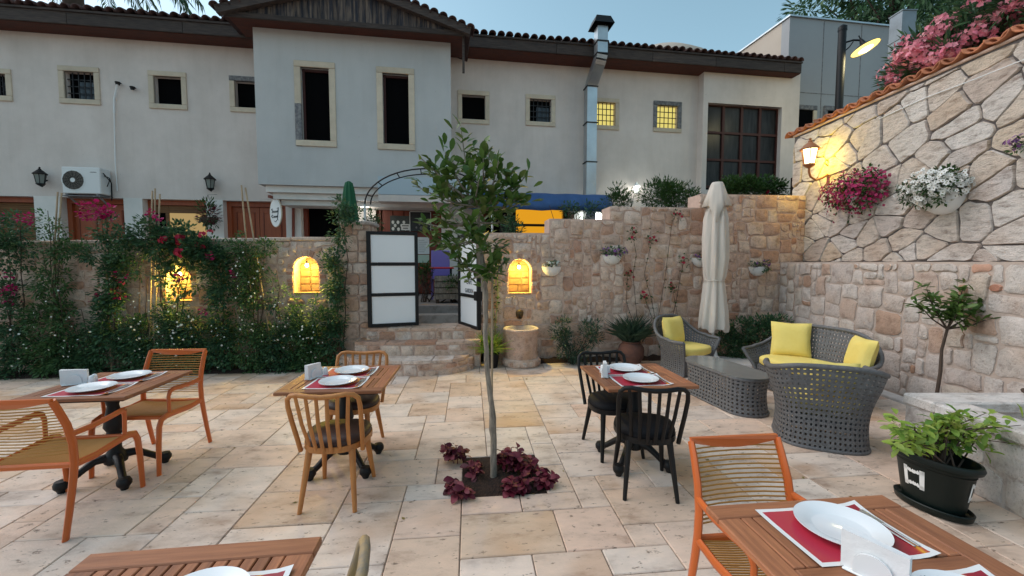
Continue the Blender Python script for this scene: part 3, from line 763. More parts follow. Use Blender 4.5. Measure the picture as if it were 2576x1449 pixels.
# ----- windows
M_pane = mat('dim_pane', (.055, .07, .09), .3, (.03, .04, .05), 5)
def small_window(h, y0, frame=.105, grey=(), lattice=True, lit=None, tall=False, skip=()):
    a, b, c, d = h; f = frame
    wnd = MB().box(a + .002, b - .002, y0 + .135, y0 + .15, c + .002, d - .002).build('window', lit if lit else M_black, house)
    def piece(i, x0, x1, z0, z1, pr):
        if i in skip: return
        MB().box(x0, x1, y0 - pr, y0 + .05, z0, z1, None, .008).build('frame_stone', M_framestone_grey if i in grey else M_framestone, wnd)
    piece(0, a - f, b + f, d, d + f, .030); piece(1, a - f, b + f, c - f, c, .034); piece(2, a - f, a, c + .003, d - .003, .026); piece(3, b, b + f, c + .003, d - .003, .026)
    if lattice:
        nx, nz = 5, max(4, int((d - c) / .13)); lt = MB()
        for i in range(1, nx): lt.bar((a + (b - a) * i / nx, y0 + .06, c), (a + (b - a) * i / nx, y0 + .06, d), .016, .016)
        for j in range(1, nz): lt.bar((a, y0 + .075, c + (d - c) * j / nz), (b, y0 + .075, c + (d - c) * j / nz), .016, .016)
        lt.build('iron_grille', M_iron_rust, wnd)
    if lattice and not lit: MB().box(a + (b - a) * .35, b - .03, y0 + .118, y0 + .128, c + .02, c + (d - c) * .72).build('pane', M_pane, wnd)
    if tall:
        fr = MB(); 
        for (p, q) in (((a + .03, c), (a + .03, d)),): fr.bar((p[0], y0 + .11, p[1]), (q[0], y0 + .11, q[1]), .045, .04)
        fr.bar((a, y0 + .11, d - .03), (b, y0 + .11, d - .03), .045, .04); fr.build('sash', mat('dark_sash', (.05, .012, .01), .6), wnd)
    return wnd
for i, h in enumerate(winL): small_window(h, 0, grey=(0,) if i == 3 else (), lattice=i in (0, 1), skip=(3,) if i == 3 else ())
for i, h in enumerate(winR): small_window(h, 0, grey=(0, 3, 2) if i == 3 else (), lattice=i > 0, lit=E_winyel if i > 1 else None)
for i, h in enumerate(winB):
    wn_ = small_window(h, -BO, .125, (), False, None, True)
    if i == 0: MB().box(h[0] - .127, h[0] + .001, -BO - .032, -BO + .04, h[2] - .127, h[2] + (h[3] - h[2]) * .5, None, .008).build('grey_stone', M_framestone_grey, wn_)
# big window: 4 x 3 panes
bz0 = fp(1870, 480, .25)[1]; bw = MB().box(big[0], big[1], -.06, -.05, bz0, big[3]).build('big_window', M_black, house)
for i in range(4):
    for j in range(3):
        w_, h_ = (big[1] - big[0]) / 4, (big[3] - bz0) / 3.15
        MB().box(big[0] + i * w_ + .02, big[0] + (i + 1) * w_ - .02, -.085, -.075, big[3] - (j + 1) * h_ + .02, big[3] - j * h_ - .02).build('pane', M_glass_dark, bw)
mt = MB()
for i in range(5): xx = big[0] + i * (big[1] - big[0]) / 4; mt.box(xx - .035, xx + .035, -.13, -.07, bz0, big[3])
for j in range(4): zz = big[3] - j * (big[3] - bz0) / 3.15; mt.box(big[0], big[1], -.125, -.075, zz - .03, zz + .03)
mt.build('mullions', mat('window_timber', (.05, .012, .009), .65), bw)
# ----- doors
def door(h, kind):
    a, b, c, d = h; y = .26
    root = MB().box(a + .002, b - .002, y + .03, y + .05, c, d - .002).build({'panel': 'panelled_door', 'blind': 'blind_opening', 'lit': 'lit_doorway', 'shop': 'shop_front', 'dark': 'dark_opening'}[kind], M_shop if kind in ('panel', 'shop') else M_black, house)
    fr = MB(); fr.box(a, a + .09, y - .09, y + .03, c, d - .003); fr.box(b - .09, b, y - .09, y + .03, c, d - .003); fr.box(a + .09, b - .09, y - .088, y + .03, d - .11, d - .003); fr.build('door_frame', M_door if kind in ('panel', 'lit', 'blind') else M_shop, root)
    if kind == 'panel':
        m_ = (a + b) / 2
        for (p, q) in ((a + .09, m_ - .006), (m_ + .006, b - .09)):
            lf = MB().box(p, q, y - .02, y + .02, c, d - .115).build('door_leaf', M_door, root)
            for (z0, z1) in ((c + .12, c + .85), (c + 1.0, d - .25)):
                MB().box(p + .10, q - .10, y - .04, y - .015, z0, z1, None, .018).build('door_panel', M_door, lf)
                f2_ = MB()
                for g in ((p + .085, p + .098, z0 - .015, z1 + .015), (q - .098, q - .085, z0 - .015, z1 + .015)): f2_.box(g[0], g[1], y - .035, y - .018, g[2], g[3])
                f2_.build('moulding', M_shop, lf)
    elif kind == 'blind':
        n = int((d - c) / .05)
        for k in range(n): pass
        bl = MB()
        for k in range(n): z = d - .12 - k * .045; bl.box(a + .1, b - .1, y - .01 + .006 * (k % 2), y + .012 + .006 * (k % 2), z - .04, z)
        bl.build('woven_blind', M_blind, root)
    elif kind == 'dark':
        bl = MB()
        for k in range(22): z = ZS + 1.35 - k * .05; bl.box(a + .03, b - .03, y - .01 + .006 * (k % 2), y + .02, z - .046, z)
        bl.build('woven_blind', M_blind, root)
    return root
d0 = door(doors[0], 'blind'); door(doors[1], 'panel'); d2 = door(doors[2], 'lit'); door(doors[3], 'panel'); door(doors[4], 'dark'); d5 = door(doors[5], 'shop'); d6 = door(doors[6], 'dark')
a, b, c, d = doors[2]
MB().box(a + .38, b - .1, .252, .262, c, d - .28).build('lit_interior', E_room, d2); MB().box(a + .32, a + .385, .22, .265, c, d - .12).build('inner_jamb', M_blind, d2)
MB().box(a + .09, b - .09, .23, .263, d - .28, d - .115).build('lintel', M_blind, d2)
a, b, c, d = doors[5]
for k in range(5): MB().box(a + .1 + k * (b - a - .2) / 5 + .01, a + .1 + (k + 1) * (b - a - .2) / 5 - .01, .24, .27, c, d - .12, None, .008).build('shop_board', M_shop, d5)
# ----- eaves, soffits, fascias and roof tiles
tm = MB(); n = 8; pf = []
for (yy, k) in ((0, 1.0), (.46, .86)):
    for i in range(n + 1): q = PI * i / n; pf.append((.088 * k * math.cos(q), yy, .085 * k * math.sin(q)))
tm.add(pf, [(i, i + 1, n + 2 + i, n + 1 + i) for i in range(n)])
tilem = tm.mesh('roof_tile', 50); tilem.materials.append(M_rooftile)
def roof_tile(parent, x, y, z, tilt, rx=0.0):
    o = link('roof_tile', tilem, None, parent); o.location = (x, y, z); o.rotation_euler = (tilt, rx, 0); s_ = o.modifiers.new('thick', 'SOLIDIFY'); s_.thickness = .016; return o
rr = random.Random(9)
def eave(s0, s1, y0, oh, name, ZE):
    ze = ZE + .30
    root = MB().box(s0, s1, y0 - oh, y0 + .02, ze - .30, ze - .27).build(name, M_wood_soffit, house)          # soffit boarding
    k = s0
    while k < s1 - .05:
        k2 = min(s1, k + rr.uniform(1.6, 2.6)); MB().box(k + .003, k2 - .003, y0 - oh - .04, y0 - oh, ze - .29, ze - .055, None, .006).build('fascia_board', M_wood_dark, root); k = k2
    MB().box(s0, s1, y0 - oh - .07, y0 - oh + .05, ze - .055, ze - .015).build('eave_batten', M_wood_dark, root)
    deck = MB(); deck.add([(s0, y0 - oh - .05, ze - .013), (s1, y0 - oh - .05, ze - .013), (s1, y0 + 5.5, ze + 1.45), (s0, y0 + 5.5, ze + 1.45)], [(0, 1, 2, 3)]); deck.build('roof_deck', M_rooftile, root)
    x = s0 + .08; tilt = math.atan(1.46 / (5.5 + oh))
    fld = MB()
    while x < s1:
        roof_tile(root, x + rr.uniform(-.008, .008), y0 - oh - .10 + rr.uniform(-.015, .015), ze - .005 + rr.uniform(-.006, .006), tilt)
        L = 5.4; yy = y0 - oh + .3
        pts = []
        for q in range(5): an = PI * q / 4; pts.append((x + .082 * math.cos(an), .082 * math.sin(an)))
        for q in range(4): fld.quad((pts[q][0], yy, ze + (yy - y0 + oh + .05) * math.tan(tilt) + pts[q][1]), (pts[q + 1][0], yy, ze + (yy - y0 + oh + .05) * math.tan(tilt) + pts[q + 1][1]), (pts[q + 1][0], yy + L, ze + (yy + L - y0 + oh + .05) * math.tan(tilt) + pts[q + 1][1]), (pts[q][0], yy + L, ze + (yy + L - y0 + oh + .05) * math.tan(tilt) + pts[q][1]))
        x += .196
    tag(fld.build('upper_roof_tiles', M_rooftile, root, 60), kind='stuff')
    return root
e1 = eave(sL, sBL + .1, 0, .42, 'roof', ZL)
e2 = eave(sBR - .1, fp(2003, 190, .4)[0], -.0, .52, 'roof', ZE)
# gable over the bay
gz = ZL + .02; go = .42; gl, gr = fp(566, 39, BO + go)[0], fp(1168, 87, BO + go)[0]; gm = (gl + gr) / 2; gp = .30
zr = lambda s_: gz + .03 + (min(s_ - gl, gr - s_)) * gp
gab = MB().box(gl, gr, -BO - go, -.3, gz, gz + .03).build('gable', M_wood_soffit, house)
x = gl + .02
while x < gr - .02:
    x2 = min(gr - .02, x + rr.uniform(.10, .15)); q = MB(); yb = -BO - go + .03 + rr.uniform(-.004, .004)
    q.add([(x + .003, yb, gz + .032), (x2 - .003, yb, gz + .032), (x2 - .003, yb, max(gz + .034, zr(x2) - .0)), (x + .003, yb, max(gz + .034, zr(x) - .0)),
           (x + .003, yb + .03, gz + .032), (x2 - .003, yb + .03, gz + .032), (x2 - .003, yb + .03, max(gz + .034, zr(x2))), (x + .003, yb + .03, max(gz + .034, zr(x)))],
          [(0, 1, 2, 3), (7, 6, 5, 4), (0, 4, 5, 1), (1, 5, 6, 2), (2, 6, 7, 3), (3, 7, 4, 0)]); q.build('gable_board', M_wood_board, gab); x = x2
MB().box(gl - .0, gr + .0, -BO - go - .012, -BO - go + .028, gz - .05, gz + .05, None, .006).build('base_board', M_wood_dark, gab)
for s_, e_ in ((gl - .12, gm), (gr + .12, gm)):
    q = MB(); q.bar((s_, -BO - go - .06, zr(gl) - .02 + (-.12) * gp * .0), (e_, -BO - go - .06, zr(gm) + .03), .13, .15, (0, 0, 1)); q.build('rake_board', M_wood_dark, gab)
    rf = MB(); z0_, z1_ = zr(gl) + .06 - .05, zr(gm) + .11
    rf.add([(s_ , -BO - go - .12, z0_), (e_, -BO - go - .12, z1_), (e_, 5.0, z1_), (s_, 5.0, z0_)], [(0, 1, 2, 3)]); sol = rf.build('roof_slope', M_rooftile, gab); s2_ = sol.modifiers.new('t', 'SOLIDIFY'); s2_.thickness = .05
    L = abs(e_ - s_); k = 0.0
    while k < L:
        t = k / L; roof_tile(gab, s_ + (e_ - s_) * t, -BO - go - .17, z0_ + (z1_ - z0_) * t + .01, .05, 0); k += .185
# side eave of the gable hanging past the bay on the right
MB().bar((gr - .02, -BO - .30, gz + .02), (gr - .02, -BO - .30, gz - .75), .05, .05).build('downpipe', M_wood_dark, gab)

# ----- grey block standing behind the right end
g0, g1 = fp(1986, 100)[0], fp(2246, 100)[0]; gt = fp(2100, 53)[1]
blk = thing('grey_block_building', 'tall plain grey rendered building rising right of the tiled house', 'building', FW((g0 + g1) / 2, 0, 0), FA)
def bb(name, m, x0, x1, y0, y1, z0, z1, b=0): o = MB().box(x0, x1, y0, y1, z0, z1, None, b).build(name, m, house); o.parent = blk; o.location = (-(g0 + g1) / 2, 0, 0); return o
bb('front_wall', M_grey_render, g0, g1, .02, .3, ZS - .3, gt); bb('side_wall', M_beige_render, g0 - .0, g0 + .25, .301, 9, ZS - .3, gt - .002)
bb('back_wall', M_grey_render, g0 + .25, g1, 8.8, 9, ZS, gt - .003); bb('far_side_wall', M_grey_render, g1 - .25, g1, .301, 8.79, ZS, gt - .004); bb('roof_slab', M_grey_render, g0 + .25, g1 - .25, .301, 8.79, gt - .3, gt - .1)
bb('parapet_cap', M_steel, g0 - .04, g1 + .04, -.03, .34, gt + .002, gt + .04)
bb('parapet_side_cap', M_steel, g0 - .04, g0 + .29, .345, 9.02, gt + .001, gt + .04)
for k, (x0, x1, y0, y1) in enumerate(((2003, 2043, 277, 335), (2078, 2120, 280, 340))):
    h = prect(x0, y0, x1, y1); bb('window', M_black, h[0], h[1], .0, .018, h[2] - .3, h[3])
    for (p, q, r_, s_) in ((h[0] - .11, h[1] + .11, h[3], h[3] + .13), (h[0] - .11, h[0], h[2] - .3, h[3] - .003), (h[1], h[1] + .11, h[2] - .3, h[3] - .003)): bb('frame_stone', M_framestone_grey if k or r_ == h[3] else M_framestone, p, q, -.04, .018, r_, s_, .01)
for xx in (2070, 2165): s_ = fp(xx, 150)[0]; bb('panel_joint', M_framestone_grey, s_ - .008, s_ + .008, .012, .019, 4.6, gt - .02)
zz = fp(2100, 277 * .86 + 28)[1]; bb('panel_joint', M_framestone_grey, g0, g1, .013, .0195, fp(2100, 238)[1] - .008, fp(2100, 238)[1] + .008)
# low grey roof far behind
dm = MB().lathe([(3.2, -14), (3.2, 0), (2.9, .5), (2.0, 1.05), (1.0, 1.35), (0, 1.42)], 24); p = PL(1658, 150, 26, 0)
tag(dm.build('far_roof', M_beige_render, None, 50, (p.x, p.y, p.z - 1.05)), 'low rounded grey roof peeping over the tiled eave behind the duct', 'roof')
# ================================================================== fixtures on the house front
def onhouse(name, label, cat, x, y, off=0.0, group=None):
    s_, z = fp(x, y, off); return thing(name, label, cat, FW(s_, off, z), FA, group)      # local x along front, -y towards viewer
# air conditioner
ac = onhouse('air_conditioner', 'white outdoor air conditioner unit on a bracket above the orange door', 'air conditioner', 221, 490, .18)
k_ = .76 / 1.0
W_, H_, D_ = .70, .55, .30
body = MB().box(-W_ / 2, W_ / 2, -D_ / 2, D_ / 2, .0, H_, None, .015).build('casing', M_ac, ac)
fan = MB().lathe([(.205, -.012), (.215, .004), (.195, .006)], 32); fan.v = [(x - .14, -D_ / 2 - y_ * 1 - .0, z) for x, z, y_ in [(q[0], q[1], q[2]) for q in fan.v]]; fan.v = [(x, y_, z + H_ / 2) for x, y_, z in fan.v]
fan.build('fan_ring', M_ac, body, 40)
g = MB()
for k in range(14):
    a = PI * 2 * k / 14; g.tube([(-.14 + .05 * math.cos(a), -D_ / 2 - .012, H_ / 2 + .05 * math.sin(a)), (-.14 + .2 * math.cos(a + .3), -D_ / 2 - .010, H_ / 2 + .2 * math.sin(a + .3))], .003, 4)
for rr_ in (.08, .11, .14, .17): g.tube([(-.14 + rr_ * math.cos(q * PI / 12), -D_ / 2 - .012, H_ / 2 + rr_ * math.sin(q * PI / 12)) for q in range(24)], .003, 4, True)
g.build('fan_guard', M_iron, body)
q = MB().lathe([(.0, -.016), (.2, -.002), (.2, 0)], 32); q.v = [(x - .14, -D_ / 2 + z * .2 - .003, y_ + H_ / 2) for x, y_, z in q.v]; q.build('fan_disc', mat('fan_grey', (.16, .14, .12), .6, (.09, .08, .07), 4), body)
q = MB().lathe([(.0, -.0), (.045, 0.0)], 20); q.v = [(x - .14, -D_ / 2 - .018, y_ + H_ / 2) for x, y_, z in q.v]; q.build('fan_hub', M_ac, body)
q = MB()
for i in range(7): q.box(.17 + i * .018, .183 + i * .018, -D_ / 2 - .002, -D_ / 2, .44, .452 + .006 * (i % 2))
q.build('badge', M_framestone_grey, body)
br = MB(); br.box(-.30, -.26, -D_ / 2, D_ / 2, -.035, -.004); br.box(.26, .30, -D_ / 2, D_ / 2, -.035, -.004); br.bar((-.28, -D_ / 2, -.02), (-.28, D_ / 2, -.22), .03, .02); br.bar((.28, -D_ / 2, -.02), (.28, D_ / 2, -.22), .03, .02); br.box(-.35, .35, -D_ / 2, D_ / 2 - .05, -.055, -.036); br.build('bracket', M_framestone_grey, ac)
pp = MB(); pp.tube([(.36, -.05, .40), (.42, .0, .36), (.40, .08, .25), (.38, .1, .1), (.36, .12, -.1)], .012, 6); pp.tube([(.36, -.07, .45), (.44, -.03, .30), (.37, .0, .18)], .010, 6); pp.build('hoses', M_iron, ac, 60)
# conduit and two cables lamps above
cd = onhouse('conduit', 'thin white conduit running up the wall from the air conditioner', 'pipe', 291, 480, .02)
def hp(x, y, off, ref):                                   # pixel -> local point of a house fixture
    s_, z = fp(x, y, off); p = FW(s_, off, z) - ref.location; return Vector((p.x * fc + p.y * fs, -p.x * fs + p.y * fc, p.z))
MB().tube([hp(295, 480, .03, cd), hp(290, 410, .03, cd), hp(287, 285, .03, cd)], .012, 6).build('lower_run', M_white, cd, 60)
MB().tube([hp(287, 285, .03, cd), hp(287, 250, .03, cd), hp(293, 222, .06, cd), hp(295, 212, .10, cd)], .018, 6).build('upper_run', M_pot_white, cd, 60)
for nm, lb, x, y in (('spot_lamp', 'small dark spotlight at the top of the white conduit', 296, 210), ('spot_lamp', 'small dark camera beside the top of the conduit', 333, 222)):
    o = onhouse(nm, lb, 'spotlight', x, y, .08); MB().lathe([(0, -.03), (.035, -.03), (.05, .03), (0, .03)], 12).build('lamp_head', M_iron, o, 40); MB().tube([(0, 0, 0), (.02, .07, .03)], .012, 6).build('arm', M_iron, o)
# wall lanterns, unlit
def lantern_parts(root, s=1.0, glass=M_lanternglass, metal=M_iron, arm='wall'):
    n = 6
    MB().lathe([(.07 * s, 0), (.105 * s, .21 * s)], n).build('glass', glass, root)
    fr = MB()
    for k in range(n):
        a = 2 * PI * k / n; fr.bar((.071 * s * math.cos(a), .071 * s * math.sin(a), 0), (.106 * s * math.cos(a), .106 * s * math.sin(a), .21 * s), .012 * s, .012 * s)
    fr.build('glazing_bars', metal, root)
    MB().lathe([(.125 * s, .205 * s), (.13 * s, .22 * s), (.085 * s, .265 * s), (.05 * s, .30 * s), (.03 * s, .315 * s), (.03 * s, .33 * s), (.012 * s, .345 * s), (.02 * s, .365 * s), (0, .38 * s)], 12).build('lid', metal, root, 40)
    MB().lathe([(.078 * s, .005 * s), (.08 * s, -.012 * s), (.045 * s, -.04 * s), (.02 * s, -.055 * s), (0, -.07 * s)], 12).build('base', metal, root, 40)
for x, y, lb in ((102, 462, 'unlit black wall lantern left of the air conditioner'), (529, 474, 'unlit black wall lantern above the hanging basket')):
    o = onhouse('wall_lantern', lb, 'lantern', x, y, .16, 'unlit lanterns on the white house'); lantern_parts(o, .92)
    MB().tube([(0, .16, .10), (0, .10, .06), (0, .08, -.02), (0, .02, -.06)], .012, 6).build('arm', M_iron, o, 60)
# exhaust duct
du = onhouse('exhaust_duct', 'tall galvanised square exhaust duct climbing past the eaves', 'duct', 1484, 480, .32)
dw = .125
def hpz(x, y, off): return hp(x, y, off, du)
zA, zBk, zTop = hpz(1484, 222, .32).z, hpz(1495, 195, .75).z, 0
xa = hpz(1484, 350, .32).x
segs = [(hpz(1484, 500, .32).z - 1.2, hpz(1484, 410, .32).z), (hpz(1484, 410, .32).z, hpz(1484, 312, .32).z), (hpz(1484, 312, .32).z, zA)]
for (z0, z1) in segs:
    sgo = MB().box(xa - dw, xa + dw, -dw, dw, z0 + .01, z1 - .01).build('duct_section', M_steel, du)
    MB().box(xa - dw - .02, xa + dw + .02, -dw - .02, dw + .02, z1 - .012, z1 + .012).build('flange', M_iron_rust, sgo)
# swan neck out round the eave
pts = []; y1 = -.50
for k in range(9):
    t = k / 8; pts.append((xa + .06 * t, y1 * (3 * t * t - 2 * t ** 3), zA + t * .55))
nk = MB()
for (p, q) in zip(pts, pts[1:]): nk.bar(p, (Vector(q) + (Vector(q) - Vector(p)) * .12), dw * 2, dw * 2, (0, 1, 0))
nk.build('swan_neck', M_steel, du)
xt, yt = pts[-1][0], pts[-1][1]; zt0 = pts[-1][2]; zt1 = hp(1496, 68, .85, du).z
zm = (zt0 * .55 + zt1 * .45)
for (z0, z1) in ((zt0, zm), (zm, zt1)):
    sgo = MB().box(xt - dw * .98, xt + dw * .98, yt - dw * .98, yt + dw * .98, z0 + .004, z1 - .004).build('duct_section', M_steel, du); MB().box(xt - dw - .02, xt + dw + .02, yt - dw - .02, yt + dw + .02, z0 - .012, z0 + .010).build('flange', M_iron_rust, sgo)
cap = MB(); h_ = .20
for sxn in (-1, 1): cap.bar((xt + sxn * dw * .9, yt, zt1 - .02), (xt + sxn * dw * .9, yt, zt1 + h_), .02, .02)
cap.build('cap_stays', M_iron_rust, du)
cap = MB(); cap.add([(xt - .24, yt - .24, zt1 + .02), (xt + .24, yt - .24, zt1 + .02), (xt + .24, yt + .24, zt1 + .02), (xt - .24, yt + .24, zt1 + .02), (xt - .17, yt - .17, zt1 + h_), (xt + .17, yt - .17, zt1 + h_), (xt + .17, yt + .17, zt1 + h_), (xt - .17, yt + .17, zt1 + h_)], [(0, 1, 5, 4), (1, 2, 6, 5), (2, 3, 7, 6), (3, 0, 4, 7), (4, 5, 6, 7)]); cap.build('rain_cap', M_iron, du)
d2_ = thing('exhaust_duct', 'short galvanised duct standing at the right edge of the grey building', 'duct', PL(2262, 200, 9.9, 0))
bx_ = .16
for k, (z0, z1) in enumerate(((-3, .2), (.2, .85), (.85, 1.45))): s_ = MB().box(-bx_, bx_, -bx_, bx_, z0 + .01, z1 - .005).build('duct_section', M_steel_dull, d2_); MB().box(-bx_ - .015, bx_ + .015, -bx_ - .015, bx_ + .015, z1 - .012, z1 + .012).build('flange', M_steel_dull, s_)

# oval hanging sign with painted lettering, on a red timber bracket
sg = onhouse('oval_sign', 'white oval hanging sign with dark painted script by the red door', 'sign', 694, 535, .62)
sh = Matrix.Rotation(R(-38), 4, 'Z')
ov = MB(); nn = 28; pf = [(.20 * math.cos(2 * PI * k / nn), .305 * math.sin(2 * PI * k / nn)) for k in range(nn)]
ov.prism(pf, lambda a, b, d: sh @ Vector((a, d, b)), -.012, .012); brd = ov.build('board', M_white, sg)
rim = MB().tube([sh @ Vector((.202 * math.cos(2 * PI * k / nn), 0, .307 * math.sin(2 * PI * k / nn))) for k in range(nn)], .014, 6, True); rim.build('rim', M_framestone, brd, 60)
ink = mat('sign_ink', (.015, .03, .035), .5); lt = MB()
def stroke(pts, r=.009): lt.tube([sh @ Vector((a, -.016, b)) for a, b in pts], r, 5, flat=.3)
stroke([(-.085, .075), (-.11, .085), (-.125, .065), (-.10, .045), (-.085, .02), (-.105, .0), (-.13, .005)], .012)      # S-like initial
for i in range(4):
    x0 = -.075 + i * .042; stroke([(x0, .01), (x0 + .012, .04), (x0 + .03, .03), (x0 + .025, .0), (x0 + .008, .0), (x0 + .042, .012)], .007)
stroke([(.085, .02), (.10, .06), (.115, .085), (.105, .035), (.10, -.03), (.085, -.06)], .010); stroke([(.07, .085), (.13, .10)], .012)
stroke([(-.075, -.055), (-.105, -.045), (-.13, -.075), (-.11, -.11), (-.07, -.10)], .011)
for i in range(4):
    x0 = -.065 + i * .04; stroke([(x0, -.10), (x0 + .012, -.07), (x0 + .03, -.075), (x0 + .026, -.105), (x0 + .01, -.108), (x0 + .042, -.09)], .007)
stroke([(.06, -.10), (.09, -.05), (.095, -.02), (.08, -.09), (.075, -.16), (.10, -.17)], .009); stroke([(-.05, -.175), (.0, -.20), (.05, -.165)], .009)
lt.build('painted_script', ink, brd)
brk = MB(); p0 = hp(735, 512, .0, sg); 
brk.bar(hp(738, 600, .02, sg), hp(738, 508, .02, sg), .06, .05); brk.bar(hp(738, 512, .02, sg), hp(676, 494, .78, sg), .05, .055); brk.build('bracket', M_shop, sg)
MB().tube([(0, 0, .30), (0, 0, .40)], .006, 5).build('hanger', M_iron, sg)
# hanging flower basket pole etc: plants come later
# bay soffit lamp, signboard, arch
lm = onhouse('ceiling_lamp', 'white glowing ceiling lamp under the projecting bay', 'lamp', 917, 503, .45)
MB().lathe([(0, -.10), (.05, -.085), (.12, -.03), (.13, 0), (0, 0)], 20).build('glass', E_white, lm, 60); MB().lathe([(.14, 0), (.14, .02), (0, .02)], 20).build('ceiling_plate', M_white, lm); light('lamp_light', (0, -.05, -.16), 14, (1, .97, .85), .1, lm)
sb = onhouse('sign_board', 'blank pale blue-grey signboard box under the bay', 'sign', 1040, 488, 1.25)
s0, z0 = fp(952, 490, 1.25); s1, z1 = fp(1185, 452, 1.25); cs = fp(1040, 488, 1.25)
MB().box(s0 - cs[0], s1 - cs[0], -.06, .06, z0 - cs[1] - .0, z1 - cs[1], None, .006).build('panel', mat('sign_bluegrey', (.40, .47, .52), .4), sb)
MB().box(s0 - cs[0], s1 - cs[0], -.055, .4, z0 - cs[1] - .14, z0 - cs[1] - .004).build('base_ledge', M_plaster, sb)
for s_ in (s0 - cs[0] + .1, s1 - cs[0] - .1): MB().bar((s_, .05, .1), (s_, .9, .1), .04, .04).build('stay', M_iron, sb)
# iron arch over the gate
aP, bP = UV(uP1 - .12, WV + .22), UV(uR0 + .15, WV + .22); zb = zt(925, 510); zap = zt(1050, 416)
ar = thing('iron_arch', 'thin black iron ladder arch spanning the gateway', 'arch', UV((uP1 + uR0) / 2, WV + .22, T1))
am = MB(); nA = 24; cA = (aP + bP) / 2; hwA = (bP - aP).length / 2; dirA = (bP - aP).normalized()
def apt(k, dr): a = PI * k / nA; q = cA + dirA * (-(hwA - dr) * math.cos(a)); q.z = zb - .0 + (zap - zb - dr) * math.sin(a); return q - ar.location
am.tube([apt(k, 0) for k in range(nA + 1)], .012, 6); am.build('outer_hoop', M_iron, ar, 60)
MB().tube([apt(k, .09) for k in range(nA + 1)], .010, 6).build('inner_hoop', M_iron, ar, 60)
ru = MB()
for k in range(2, nA - 1, 3): ru.tube([apt(k, 0), apt(k, .09)], .009, 5)
ru.build('rungs', M_iron, ar)
for P_ in (aP, bP): q = P_.copy(); MB().tube([Vector((q.x, q.y, pz - .02 if P_ is aP else T1 - .02)) - ar.location, Vector((q.x, q.y, zb)) - ar.location], .02, 6).build('post', M_steel, ar, 60)

# ---------------------------------------------------------------- gate leaves
def gate_leaf(label, P0, P1, z0, z1, text=None):
    P0, P1 = Vector((*P0, 0)), Vector((*P1, 0)); d = P1 - P0; L = d.length; rz = math.atan2(d.y, d.x)
    root = thing('gate_leaf', label, 'gate', (P0.x, P0.y, z0), rz); H = z1 - z0; f = .065
    for (x0, x1) in ((0, f), (L - f * .75, L)): MB().box(x0, x1, -.03, .03, 0, H, None, .004).build('stile', M_iron, root)
    for k in range(4):
        z = k * (H - .05) / 3; MB().box(f, L - f * .75, -.025, .025, z, z + (.045 if k in (1, 2) else .05), None, .003).build('rail', M_iron, root)
    for k in range(3):
        za, zb_ = k * (H - .05) / 3 + .052, (k + 1) * (H - .05) / 3 - .003
        MB().box(f + .004, L - f * .75 - .004, -.008, .008, za, zb_).build('white_panel', M_whitepanel, root)
    if text:
        for (t_, zz, sz) in text:
            cu = bpy.data.curves.new('lettering', 'FONT'); cu.body = t_; cu.size = sz; cu.align_x = 'CENTER'; cu.extrude = .002
            o = bpy.data.objects.new('lettering', cu); C.objects.link(o); me = bpy.data.meshes.new_from_object(o.evaluated_get(bpy.context.evaluated_depsgraph_get())); bpy.data.objects.remove(o)
            l_ = link('lettering', me, mat('lettering_grey', (.16, .18, .20), .5), root, (L / 2 + (.03), -.012, zz)); l_.rotation_euler = (PI / 2, 0, 0); l_.scale = (.8, 1, 1)
    return root
gate_leaf('closed black framed gate leaf with three blank white panels', (-2.275, 6.54), (-1.53, 6.80), .625, 2.135)
gl_ = gate_leaf('half open black framed gate leaf with grey lettering, behind the young tree', (-.895, 7.10), (-.50, 6.40), .60, 2.11, [('CAFE', .70, .12), ('GARDEN', .56, .10)])
MB().box(.70, .80, -.05, .05, .46, .60).build('latch', M_iron, gl_)

# ---------------------------------------------------------------- things in the lane behind the gate
def lane(x, y, off): s_, z = fp(x, y, off); return FW(s_, off, z)
def lane_floor(x, off): d = ray(x, 700); s_, z = fp(x, 700, off); return FW(s_, off, ZS)
p = lane(1010, 560, -.20)
po = thing('portrait_poster', 'dark poster with rows of pale heads on the red shop front', 'poster', FW(fp(1006, 545, -.2)[0], -.2, fp(1006, 580, -.2)[1]), FA)
MB().box(-.24, .24, -.012, .012, -.02, .36).build('sheet', mat('poster_dark', (.03, .035, .035), .4, (.06, .07, .065), 6), po)
hd = MB()
for i, (x, z) in enumerate(((-.17, .20), (-.05, .20), (.09, .20), (-.12, .12), (.04, .12), (-.17, .04), (-.04, .03), (.13, .04))): hd.lathe([(0, -.045), (.024, -.03), (.033, 0), (.028, .03), (0, .045)], 10, (x, -.012, z), 1, .12)
hd.build('printed_heads', M_paper, po, 60)
def flat(name, label, cat, x0, y0, x1, y1, off, m):
    s0, z0 = fp(x0, y1, off); s1, z1 = fp(x1, y0, off); o = thing(name, label, cat, FW((s0 + s1) / 2, off, z0), FA)
    MB().box((s0 - s1) / 2, (s1 - s0) / 2, -.008, .008, 0, z1 - z0).build('sheet', m, o); return o, s1 - s0, z1 - z0
o, w_, h_ = flat('small_notice', 'small white notice card above the closed gate leaf', 'notice', 1009, 564, 1030, 579, -.16, M_paper)
MB().box(-w_ * .4, w_ * .4, -.011, -.0085, h_ * .62, h_ * .82).build('printed_line', M_framestone_grey, o); MB().box(-w_ * .3, w_ * .3, -.011, -.0085, h_ * .2, h_ * .42).build('printed_line', M_framestone_grey, o)
o, w_, h_ = flat('menu_board', 'framed dark menu board on the red shop front behind the young tree', 'board', 1032, 534, 1082, 582, -.12, mat('board_black', (.012, .013, .016), .4))
